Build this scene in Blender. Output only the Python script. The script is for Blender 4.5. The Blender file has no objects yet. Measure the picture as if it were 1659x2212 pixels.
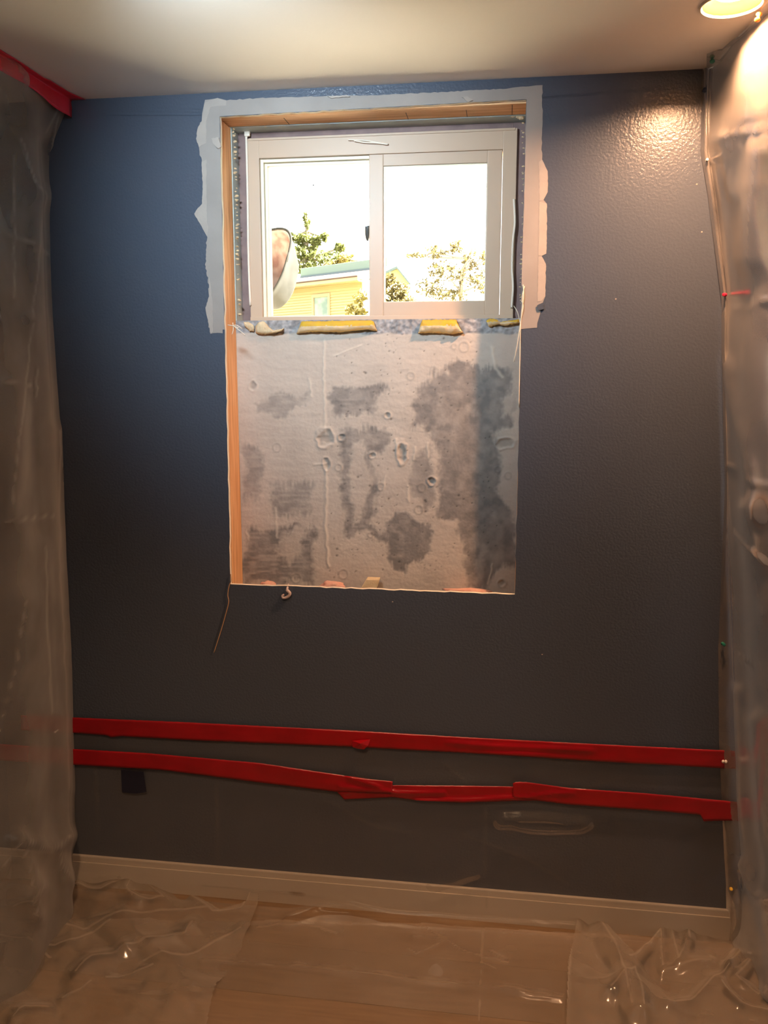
import bpy, bmesh, math, random
import numpy as np
from mathutils import Vector, noise
from mathutils.geometry import tessellate_polygon
random.seed(4); RNG = np.random.RandomState(7)
R = math.radians
SC = bpy.context.scene
COL = SC.collection

# ------------------------------------------------------------------ camera
IW, IH = 1659, 2212
FPX, YAW, PITCH = 1819.4, 0.1424, 0.1602
CAM = np.array([0.0, -2.26, 1.566])
ZC = 2.296                                    # ceiling height
cd = bpy.data.cameras.new('camera'); cam = bpy.data.objects.new('camera', cd); COL.objects.link(cam)
cam.location = CAM; cam.rotation_euler = (math.pi/2 - PITCH, 0, YAW)
cd.sensor_fit = 'VERTICAL'; cd.sensor_height = 24; cd.lens = FPX/IH*24; cd.clip_start = .02; cd.clip_end = 300
SC.camera = cam
FWD = np.array([-math.sin(YAW)*math.cos(PITCH), math.cos(YAW)*math.cos(PITCH), -math.sin(PITCH)])
RGT = np.array([math.cos(YAW), math.sin(YAW), 0]); UPV = np.cross(RGT, FWD)

# ------------------------------------------------------------------ world, sun, room lights, added fills, exposure
wd = bpy.data.worlds.new('sky'); SC.world = wd; wd.use_nodes = True
wn = wd.node_tree.nodes; wl = wd.node_tree.links
bg = wn['Background']; sk = wn.new('ShaderNodeTexSky'); sk.sky_type = 'HOSEK_WILKIE'; sk.turbidity = 9; sk.ground_albedo = .5
sk.sun_direction = Vector((8, 1.2, 7)).normalized()
mxw = wn.new('ShaderNodeMix'); mxw.data_type = 'RGBA'; mxw.inputs[0].default_value = .8
wl.new(sk.outputs[0], mxw.inputs[6]); mxw.inputs[7].default_value = (1, .99, .97, 1)
wl.new(mxw.outputs[2], bg.inputs[0]); bg.inputs[1].default_value = 3.2

def lamp(name, kind, loc, target, energy, color, **kw):
    l = bpy.data.lights.new(name, kind); l.energy = energy; l.color = color
    for k, v in kw.items(): setattr(l, k, v)
    o = bpy.data.objects.new(name, l); COL.objects.link(o); o.location = loc
    o.rotation_euler = (Vector(target) - Vector(loc)).to_track_quat('-Z', 'Y').to_euler()
    return o
lamp('sun', 'SUN', (8, 1.2, 7), (0, 0, 0), 138.0, (1, .94, .82), angle=R(.6))
# added cool fill tints the wall blue; warm ceiling spots light the floor
lamp('wall_fill_cool', 'SPOT', (-.6, -1.0, 2.25), (-.5, 0, 1.98), 48, (.68, .86, 1.0), spot_size=R(84), spot_blend=1, shadow_soft_size=.06)
lamp('ceiling_spot_warm', 'SPOT', (-.5, -1.75, 2.27), (-.45, -.55, 0), 46, (1, .6, .33), spot_size=R(70), spot_blend=.8, shadow_soft_size=.05)
lamp('ceiling_spot_warm', 'SPOT', (.75, -1.75, 2.27), (.6, -.55, 0), 46, (1, .6, .33), spot_size=R(70), spot_blend=.8, shadow_soft_size=.05)
lamp('curtain_fill_right', 'AREA', (1.86, -1.1, .95), (.3, -.5, .8), 12, (1, .88, .76), shape='RECTANGLE', size=.9, size_y=1.5)  # added fill that brightens the right curtain
SC.view_settings.view_transform = 'Standard'; SC.view_settings.look = 'None'
SC.view_settings.exposure = 0.82; SC.view_settings.gamma = 1; SC.view_settings.use_curve_mapping = False
SC.cycles.use_denoising = True; SC.cycles.transparent_max_bounces = 24; SC.cycles.max_bounces = 10
SC.cycles.diffuse_bounces = 6; SC.cycles.caustics_reflective = False; SC.cycles.caustics_refractive = False
SC.cycles.sample_clamp_indirect = 6

# ------------------------------------------------------------------ helpers
def ray(px, py):
    return FWD + RGT*((px-IW/2)/FPX) + UPV*((IH/2-py)/FPX)
def onY(px, py, y=0.0):                       # point on a plane parallel to the back wall
    d = ray(px, py); return CAM + d*((y-CAM[1])/d[1])
def onZ(px, py, z=0.0):                       # point on a level plane
    d = ray(px, py); return CAM + d*((z-CAM[2])/d[2])
def onX(px, py, x):
    d = ray(px, py); return CAM + d*((x-CAM[0])/d[0])
def pix(P):                                   # photograph coordinates of world points (n,3)
    q = np.asarray(P) - CAM; w = q @ FWD
    return IW/2 + FPX*(q @ RGT)/w, IH/2 - FPX*(q @ UPV)/w

def NT(name):
    m = bpy.data.materials.new(name); m.use_nodes = True
    nt = m.node_tree; return m, nt.nodes, nt.links, nt.nodes['Principled BSDF']
def mat(name, col, rough=.6, col2=None, scale=20, stretch=(1, 1, 1), bump=0, bscale=120, spec=.5, metal=0, detail=4, lo=.35, hi=.65, emit=None, trans=0):
    m, n, l, b = NT(name)
    b.inputs['Base Color'].default_value = (*col, 1); b.inputs['Roughness'].default_value = rough
    b.inputs['Specular IOR Level'].default_value = spec; b.inputs['Metallic'].default_value = metal
    tc = n.new('ShaderNodeTexCoord')
    if col2:
        mp = n.new('ShaderNodeMapping'); mp.inputs['Scale'].default_value = stretch; l.new(tc.outputs['Object'], mp.inputs[0])
        t = n.new('ShaderNodeTexNoise'); t.inputs['Scale'].default_value = scale; t.inputs['Detail'].default_value = detail
        l.new(mp.outputs[0], t.inputs['Vector'])
        r = n.new('ShaderNodeValToRGB'); r.color_ramp.elements[0].position = lo; r.color_ramp.elements[1].position = hi
        r.color_ramp.elements[0].color = (*col, 1); r.color_ramp.elements[1].color = (*col2, 1)
        l.new(t.outputs[0], r.inputs[0]); l.new(r.outputs[0], b.inputs['Base Color'])
    if bump:
        t2 = n.new('ShaderNodeTexNoise'); t2.inputs['Scale'].default_value = bscale; t2.inputs['Detail'].default_value = 3
        l.new(tc.outputs['Object'], t2.inputs['Vector'])
        bp = n.new('ShaderNodeBump'); bp.inputs['Strength'].default_value = bump; bp.inputs['Distance'].default_value = .002
        l.new(t2.outputs[0], bp.inputs['Height']); l.new(bp.outputs[0], b.inputs['Normal'])
    if emit:
        b.inputs['Emission Color'].default_value = (*emit[0], 1); b.inputs['Emission Strength'].default_value = emit[1]
    if trans:
        b.inputs['Subsurface Weight'].default_value = 0
        tr = n.new('ShaderNodeBsdfTranslucent'); tr.inputs[0].default_value = (*col, 1); mx = n.new('ShaderNodeMixShader'); mx.inputs[0].default_value = trans
        l.new(b.outputs[0], mx.inputs[1]); l.new(tr.outputs[0], mx.inputs[2]); l.new(mx.outputs[0], n['Material Output'].inputs[0])
    return m

def film(name, milk, tint=(.82, .8, .78), rough=.12, gloss=1.0, bump=.25, bscale=26, crease_milk=.5, back=.5):
    """thin polythene: mostly clear, a little milky, glossy; creases whiten it"""
    m, n, l, b = NT(name); n.remove(b)
    tc = n.new('ShaderNodeTexCoord'); at = n.new('ShaderNodeAttribute'); at.attribute_name = 'crease'
    t = n.new('ShaderNodeTexVoronoi'); t.feature = 'DISTANCE_TO_EDGE'; t.inputs['Scale'].default_value = bscale
    nz = n.new('ShaderNodeTexNoise'); nz.inputs['Scale'].default_value = 5; nz.inputs['Detail'].default_value = 3
    l.new(tc.outputs['Object'], nz.inputs['Vector'])
    av = n.new('ShaderNodeVectorMath'); av.operation = 'ADD'; l.new(tc.outputs['Object'], av.inputs[0]); l.new(nz.outputs[1], av.inputs[1])
    l.new(av.outputs[0], t.inputs['Vector'])
    bp = n.new('ShaderNodeBump'); bp.inputs['Strength'].default_value = bump; bp.inputs['Distance'].default_value = .01
    l.new(nz.outputs[0], bp.inputs['Height'])
    tr = n.new('ShaderNodeBsdfTransparent'); tr.inputs[0].default_value = (.97, .97, .965, 1)
    df = n.new('ShaderNodeBsdfDiffuse'); df.inputs[0].default_value = (*tint, 1)
    tl = n.new('ShaderNodeBsdfTranslucent'); tl.inputs[0].default_value = (*tint, 1)
    mb = n.new('ShaderNodeMixShader'); mb.inputs[0].default_value = back; l.new(df.outputs[0], mb.inputs[1]); l.new(tl.outputs[0], mb.inputs[2])
    mm = n.new('ShaderNodeMixShader'); l.new(tr.outputs[0], mm.inputs[1]); l.new(mb.outputs[0], mm.inputs[2])
    mr = n.new('ShaderNodeMapRange'); mr.inputs[1].default_value = .3; mr.inputs[2].default_value = .75
    mr.inputs[3].default_value = milk*.7; mr.inputs[4].default_value = milk*1.3; l.new(nz.outputs[0], mr.inputs[0])
    ma = n.new('ShaderNodeMath'); ma.operation = 'MULTIPLY_ADD'; ma.use_clamp = True; ma.inputs[1].default_value = crease_milk
    l.new(at.outputs['Fac'], ma.inputs[0]); l.new(mr.outputs[0], ma.inputs[2])
    def mth(op, a, b):
        q = n.new('ShaderNodeMath'); q.operation = op
        for i, x in enumerate((a, b)):
            if hasattr(x, 'links'): l.new(x, q.inputs[i])
            else: q.inputs[i].default_value = x
        return q.outputs[0]
    lw = n.new('ShaderNodeLayerWeight'); cosv = mth('MAXIMUM', mth('SUBTRACT', 1.0, lw.outputs['Facing']), .14)   # longer way through the film at a slant
    l.new(mth('SUBTRACT', 1.0, mth('POWER', mth('SUBTRACT', 1.0, ma.outputs[0]), mth('DIVIDE', 1.0, cosv))), mm.inputs[0])
    gl = n.new('ShaderNodeBsdfGlossy'); gl.inputs['Roughness'].default_value = rough; l.new(bp.outputs[0], gl.inputs['Normal'])
    fr = n.new('ShaderNodeFresnel'); fr.inputs[0].default_value = 1.5; l.new(bp.outputs[0], fr.inputs['Normal'])
    mg = n.new('ShaderNodeMath'); mg.operation = 'MULTIPLY'; mg.inputs[1].default_value = .45*gloss; mg.use_clamp = True; l.new(fr.outputs[0], mg.inputs[0])
    ms = n.new('ShaderNodeMixShader'); l.new(mg.outputs[0], ms.inputs[0]); l.new(mm.outputs[0], ms.inputs[1]); l.new(gl.outputs[0], ms.inputs[2])
    l.new(ms.outputs[0], n['Material Output'].inputs[0]); return m

def tag(o, label=None, cat=None, group=None, kind=None):
    if label: o['label'] = label
    if cat: o['category'] = cat
    if group: o['group'] = group
    if kind: o['kind'] = kind
    return o
def empty(name, loc=(0, 0, 0), **k):
    o = bpy.data.objects.new(name, None); COL.objects.link(o); o.location = loc; o.empty_display_size = .05; return tag(o, **k)
def link(name, me, m, parent=None, smooth=False, **k):
    o = bpy.data.objects.new(name, me); COL.objects.link(o)
    if m is not None:
        for x in (m if isinstance(m, (list, tuple)) else [m]): me.materials.append(x)
    if smooth: me.polygons.foreach_set('use_smooth', [True]*len(me.polygons))
    if parent is not None:
        o.parent = parent; o.matrix_parent_inverse = parent.matrix_basis.inverted()
    return tag(o, **k)
def bm_obj(name, bm, m, parent=None, smooth=False, **k):
    me = bpy.data.meshes.new(name); bm.to_mesh(me); bm.free(); return link(name, me, m, parent, smooth, **k)
def pd_obj(name, V, F, m, parent=None, smooth=False, **k):
    me = bpy.data.meshes.new(name); me.from_pydata([tuple(map(float, v)) for v in V], [], F); me.validate(); me.update()
    return link(name, me, m, parent, smooth, **k)
def box(bm, lo, hi, bev=0.0):
    r = bmesh.ops.create_cube(bm, size=1)
    for v in r['verts']:
        v.co = Vector([(lo[i]+hi[i])/2 + v.co[i]*(hi[i]-lo[i]) for i in range(3)])
    if bev:
        es = list({e for v in r['verts'] for e in v.link_edges})
        bmesh.ops.bevel(bm, geom=es, offset=bev, segments=2, affect='EDGES', profile=.6)
def box_obj(name, lo, hi, m, parent=None, bev=0.0, **k):
    bm = bmesh.new(); box(bm, lo, hi, bev); return bm_obj(name, bm, m, parent, **k)
def tube(path, r, n=6, r2=None):
    P = [Vector(p) for p in path]; V, F = [], []
    N = len(P)
    for i, p in enumerate(P):
        t = (P[min(i+1, N-1)] - P[max(i-1, 0)]).normalized()
        a = t.orthogonal().normalized() if i == 0 else (a - t*a.dot(t)).normalized()
        b = t.cross(a); rr = r if r2 is None else r+(r2-r)*i/(N-1)
        for k in range(n):
            w = 2*math.pi*k/n; V.append(p + a*math.cos(w)*rr + b*math.sin(w)*rr)
    for i in range(N-1):
        for k in range(n):
            F.append((i*n+k, i*n+(k+1) % n, (i+1)*n+(k+1) % n, (i+1)*n+k))
    F.append(tuple(range(n))[::-1]); F.append(tuple(range((N-1)*n, N*n)))
    return V, F
def tube_obj(name, path, r, m, parent=None, n=6, r2=None, **k):
    V, F = tube(path, r, n, r2); return pd_obj(name, V, F, m, parent, True, **k)
def smooth_path(pts, n=8):
    pts = [np.array(p, float) for p in pts]; out = []
    for i in range(len(pts)-1):
        p0, p1, p2, p3 = pts[max(i-1, 0)], pts[i], pts[i+1], pts[min(i+2, len(pts)-1)]
        for j in range(n):
            t = j/n; out.append(.5*((2*p1)+(p2-p0)*t+(2*p0-5*p1+4*p2-p3)*t*t+(3*p1-p0-3*p2+p3)*t**3))
    out.append(pts[-1]); return out
def lathe(prof, n=16):
    V, F = [], []
    for (r, z) in prof:
        for k in range(n): V.append((r*math.cos(2*math.pi*k/n), r*math.sin(2*math.pi*k/n), z))
    for i in range(len(prof)-1):
        for k in range(n): F.append((i*n+k, i*n+(k+1) % n, (i+1)*n+(k+1) % n, (i+1)*n+k))
    return V, F
def grid_obj(name, P, m, parent=None, attrs=None, smooth=True, **k):
    nu, nv = P.shape[:2]; me = bpy.data.meshes.new(name)
    idx = np.arange(nu*nv).reshape(nu, nv)
    F = np.stack([idx[:-1, :-1], idx[1:, :-1], idx[1:, 1:], idx[:-1, 1:]], -1).reshape(-1, 4)
    me.vertices.add(nu*nv); me.vertices.foreach_set('co', P.reshape(-1).astype(np.float32))
    me.loops.add(F.size); me.loops.foreach_set('vertex_index', F.reshape(-1).astype(np.int32))
    me.polygons.add(len(F)); me.polygons.foreach_set('loop_start', np.arange(0, F.size, 4, dtype=np.int32))
    me.polygons.foreach_set('loop_total', np.full(len(F), 4, np.int32))
    me.update(calc_edges=True)
    for an, av in (attrs or {}).items():
        if av.ndim == 3:
            a = me.color_attributes.new(an, 'FLOAT_COLOR', 'POINT'); a.data.foreach_set('color', av.reshape(-1).astype(np.float32))
        else:
            a = me.attributes.new(an, 'FLOAT', 'POINT'); a.data.foreach_set('value', av.reshape(-1).astype(np.float32))
    return link(name, me, m, parent, smooth, **k)
def plate(name, pts, y0, thick, m, parent=None, holes=(), **k):
    """flat polygon traced on the plane y=y0 (x,z points), with thickness towards the room"""
    loops = [[Vector((p[0], 0, p[1])) for p in pts]] + [[Vector((p[0], 0, p[1])) for p in h] for h in holes]
    tris = tessellate_polygon(loops); flat = [p for lp in loops for p in lp]; n = len(flat)
    V = [(p.x, y0-thick, p.z) for p in flat] + [(p.x, y0, p.z) for p in flat]
    F = [tuple(t) for t in tris]; st = 0
    for lp in loops:
        c = len(lp)
        for i in range(c): a, b = st+i, st+(i+1) % c; F.append((a, b, b+n, a+n))
        st += c
    o = pd_obj(name, V, F, m, parent, **k)
    bm = bmesh.new(); bm.from_mesh(o.data); bmesh.ops.recalc_face_normals(bm, faces=bm.faces); bm.to_mesh(o.data); bm.free()
    return o
def jag(pts, amp, step=6, opn=False):
    """pixel polygon -> ragged pixel polygon"""
    out = []; n = len(pts)
    for i in range(n-1 if opn else n):
        a, b = np.array(pts[i], float), np.array(pts[(i+1) % n], float); d = np.linalg.norm(b-a); k = max(1, int(d/step))
        for j in range(k):
            p = a+(b-a)*j/k
            if j: p = p + RNG.uniform(-amp, amp, 2)
            out.append(p)
    return out + ([np.array(pts[-1], float)] if opn else [])
def xz(pts, y=0.0): return [tuple(onY(p[0], p[1], y)[[0, 2]]) for p in pts]
def vnoise(X, Y, s, seed=0):
    """smooth value noise on numpy arrays, -1..1"""
    r = np.random.RandomState(seed); T = r.uniform(-1, 1, (128, 128)); x, y = X*s, Y*s
    i, j = np.floor(x).astype(int), np.floor(y).astype(int); fx, fy = x-i, y-j; fx, fy = fx*fx*(3-2*fx), fy*fy*(3-2*fy)
    g = lambda a, b: T[a % 128, b % 128]
    return (g(i, j)*(1-fx)+g(i+1, j)*fx)*(1-fy)+(g(i, j+1)*(1-fx)+g(i+1, j+1)*fx)*fy
def fbm(X, Y, s, o=4, seed=0): return sum(vnoise(X, Y, s*2**k, seed+k)*.5**k for k in range(o))
def segd(X, Y, line):
    """distance to a polyline"""
    D = np.full(X.shape, 1e9)
    for (a, b) in zip(line[:-1], line[1:]):
        ax, ay = a; dx, dy = b[0]-ax, b[1]-ay; L = dx*dx+dy*dy+1e-9
        t = np.clip(((X-ax)*dx+(Y-ay)*dy)/L, 0, 1); D = np.minimum(D, np.hypot(X-ax-t*dx, Y-ay-t*dy))
    return D
def inpoly(X, Y, poly):
    c = np.zeros(X.shape, bool); n = len(poly)
    for i in range(n):
        (x0, y0), (x1, y1) = poly[i], poly[(i+1) % n]
        if y0 != y1: c ^= ((y0 > Y) != (y1 > Y)) & (X < (x1-x0)*(Y-y0)/(y1-y0)+x0)
    return c
def sdist(X, Y, poly):
    d = segd(X, Y, list(poly)+[poly[0]]); return np.where(inpoly(X, Y, poly), -d, d)
def facets(X, Y, cell, seed, amp=1.0):
    """crumpled-film relief: random heights joined by flat triangles, so facets meet in sharp creases"""
    x = (X+.35*cell*vnoise(X, Y, .6/cell, seed+50))/cell; y = (Y+.35*cell*vnoise(X, Y, .6/cell, seed+51))/cell
    T = np.random.RandomState(seed).uniform(-1, 1, (128, 128)); i, j = np.floor(x).astype(int), np.floor(y).astype(int); fx, fy = x-i, y-j
    g = lambda a, b: T[(i+a) % 128, (j+b) % 128]
    lo = g(0, 0)+(g(1, 0)-g(0, 0))*fx+(g(1, 1)-g(1, 0))*fy; hi = g(0, 0)+(g(1, 1)-g(0, 1))*fx+(g(0, 1)-g(0, 0))*fy
    return amp*np.where(fx > fy, lo, hi)

# ------------------------------------------------------------------ materials
def paint_mat():
    m, n, l, b = NT('slate_wall_paint')
    b.inputs['Base Color'].default_value = (.066, .080, .108, 1); b.inputs['Specular IOR Level'].default_value = .42
    tc = n.new('ShaderNodeTexCoord'); t = n.new('ShaderNodeTexNoise'); t.inputs['Scale'].default_value = 150; t.inputs['Detail'].default_value = 2
    l.new(tc.outputs['Object'], t.inputs[0]); bp = n.new('ShaderNodeBump'); bp.inputs['Strength'].default_value = .22; bp.inputs['Distance'].default_value = .004
    l.new(t.outputs[0], bp.inputs['Height']); l.new(bp.outputs[0], b.inputs['Normal'])
    t2 = n.new('ShaderNodeTexNoise'); t2.inputs['Scale'].default_value = 7; t2.inputs['Detail'].default_value = 4; l.new(tc.outputs['Object'], t2.inputs[0])
    mr = n.new('ShaderNodeMapRange'); mr.inputs[1].default_value = .35; mr.inputs[2].default_value = .65; mr.inputs[3].default_value = .25; mr.inputs[4].default_value = .262
    l.new(t2.outputs[0], mr.inputs[0]); l.new(mr.outputs[0], b.inputs['Roughness']); return m
M = dict(
    paint=paint_mat(),
    gypsum=mat('gypsum_edge', (.86, .8, .68), .9, (.78, .7, .56), 40),
    paper=mat('bare_drywall_paper', (.26, .228, .205), .85, (.295, .26, .235), 9, bump=.1),
    paper2=mat('torn_drywall_paper', (.36, .31, .27), .9, (.33, .285, .25), 25, bump=.2),
    ceil=mat('ceiling_paint', (.9, .86, .79), .75, bump=.08, bscale=160),
    room=mat('room_paint', (.16, .14, .125), .7),
    white=mat('white_trim_paint', (.55, .48, .4), .45),
    pine=mat('pine_wood', (.82, .46, .22), .65, (.62, .3, .12), 6, (14, 14, .9), .12, 60),
    pineh=mat('pine_wood_header', (.85, .5, .25), .65, (.66, .34, .15), 6, (.9, 14, 14), .12, 60),
    brown=mat('brown_buck_wood', (.2, .12, .11), .6, (.26, .16, .14), 8, (3, 3, 3), .1),
    flash=mat('pale_green_membrane', (.5, .6, .58), .5, (.42, .5, .5), 15),
    vinyl=mat('beige_vinyl', (.53, .385, .27), .42),
    vinyl2=mat('pale_vinyl_stop', (.84, .78, .6), .4),
    caulk=mat('dried_caulk', (.82, .72, .6), .6, bump=.3, bscale=200),
    foam=mat('spray_foam', (1, .74, .1), .9, (.95, .66, .16), 60, bump=.6, bscale=260, trans=.6),
    foam2=mat('pale_spray_foam', (.86, .74, .5), .9, (.78, .6, .38), 60, bump=.6, bscale=260, trans=.35),
    pink=mat('pink_insulation', (.8, .42, .32), .95, (.85, .55, .42), 60, bump=.5, bscale=300, trans=.3),
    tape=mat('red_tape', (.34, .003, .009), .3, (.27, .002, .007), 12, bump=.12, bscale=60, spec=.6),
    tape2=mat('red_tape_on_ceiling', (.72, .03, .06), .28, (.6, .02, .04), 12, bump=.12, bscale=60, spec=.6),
    thread=mat('frayed_fibre', (.8, .7, .55), .8),
    wire=mat('tan_string', (.5, .3, .16), .7),
    metal=mat('pin_steel', (.6, .6, .6), .3, metal=1),
    darkpatch=mat('dark_blue_patch', (.012, .013, .03), .5),
    steel=mat('galvanised_steel', (.02, .02, .019), .9, (.014, .014, .013), 8, bump=.2, spec=.02),
    rust=mat('rusty_steel', (.1, .055, .048), .8, (.17, .13, .115), 14, bump=.3, spec=.02),
    black=mat('black_plastic', (.03, .03, .035), .5),
)
SPECK = None

# ------------------------------------------------------------------ setting: walls, floor, ceiling
OP = [(475, 252), (1137, 215), (1112, 1284), (498, 1262)]          # opening TL TR BR BL
OPW = xz(OP)
XL, XR = -2.5, 1.9
def back_wall():
    rect = [(XL, ZC), (XR, ZC), (XR, 0), (XL, 0)]; T = .0127; n = 46; V, F, I = [], [], []
    ring = []
    for s in range(4):
        a, b, c, d = OPW[s], OPW[(s+1) % 4], rect[s], rect[(s+1) % 4]
        for j in range(n):
            t = j/n; w = .0013 if 0 < j else 0
            ring.append((a[0]+(b[0]-a[0])*t+random.uniform(-w, w), a[1]+(b[1]-a[1])*t+random.uniform(-w, w), c[0]+(d[0]-c[0])*t, c[1]+(d[1]-c[1])*t))
    N = len(ring)
    for r in ring: V += [(r[2], 0, r[3]), (r[0], 0, r[1]), (r[0], T, r[1]), (r[2], T, r[3])]
    for i in range(N):
        a, b = 4*i, 4*((i+1) % N)
        F += [(a, b, b+1, a+1), (a+1, b+1, b+2, a+2), (a+2, b+2, b+3, a+3)]; I += [0, 1, 0]
    o = pd_obj('wall_back', V, F, [M['paint'], M['gypsum']], kind='structure'); o.data.polygons.foreach_set('material_index', I)
    bm = bmesh.new(); bm.from_mesh(o.data); bmesh.ops.recalc_face_normals(bm, faces=bm.faces); bm.to_mesh(o.data); bm.free(); return o
WB = back_wall()
tag(WB, 'dark slate painted drywall with a tall hole cut around the window')
# bare drywall where the window casing was pulled off
out = [(443, 216), (470, 212), (490, 217), (560, 212), (700, 208), (800, 206), (960, 199), (1100, 191), (1172, 184), (1171, 215), (1172, 255), (1170, 300), (1171, 345),
       (1178, 360), (1183, 370), (1183, 415), (1174, 432), (1181, 440), (1181, 500), (1180, 548), (1170, 553), (1179, 570), (1178, 640), (1168, 668), (1163, 690), (1160, 708), (1120, 711)]
outL = [(481, 712), (481, 720), (455, 721), (451, 700), (450, 690), (444, 665), (452, 640), (450, 600), (444, 580), (445, 540), (448, 492), (420, 462), (424, 455), (437, 440), (438, 400), (436, 350), (430, 318), (424, 300), (428, 275), (436, 262), (438, 240)]
inner = [(1124, 711), (1128, 560), (1132, 440), (1137.6, 214.5), (800, 233.3), (474.4, 251.4), (479, 440), (484.8, 712)]
poly = jag(out[:-1], 1.1, 7, True) + inner + jag(outL, 1.6, 5, True)
plate('bare_drywall', xz(poly), 0, .0009, M['paper'], WB, label='grey bare drywall band where the casing came off')
torn = [
    [(1164, 350), (1171, 345), (1178, 360), (1183, 370), (1183, 415), (1174, 432), (1165, 434)],
    [(1165, 436), (1181, 440), (1181, 500), (1180, 548), (1170, 553), (1163, 552)],
    [(1163, 556), (1170, 554), (1179, 570), (1178, 640), (1170, 650), (1161, 652)],
    [(443, 222), (470, 212), (489, 218), (489, 228), (455, 232), (446, 262), (446, 310), (430, 318), (424, 300), (428, 275), (436, 262)],
    [(446, 345), (447, 480), (450, 492), (447, 510), (420, 462), (424, 455), (437, 440), (438, 400), (436, 350)],
    [(452, 600), (459, 650), (460, 716), (455, 721), (451, 700), (444, 665), (452, 640)]]
for i, t in enumerate(torn):
    plate('torn_paper', xz(jag(t, .8, 6)), -.0009, .0006, M['paper2'], WB)
for p in [[(458, 300), (474, 298), (479, 318), (472, 322), (462, 312)], [(998, 211), (1010, 209), (1022, 218), (1012, 222)], [(708, 209), (752, 207), (757, 210), (715, 213)],
          [(1160, 660), (1172, 654), (1176, 668), (1163, 670)]]:
    q = plate('paper_flake', xz(jag(p, 1, 4)), -.0012, .004, M['paper2'] if p[0][0] != 1160 else M['paint'], WB)
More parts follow.
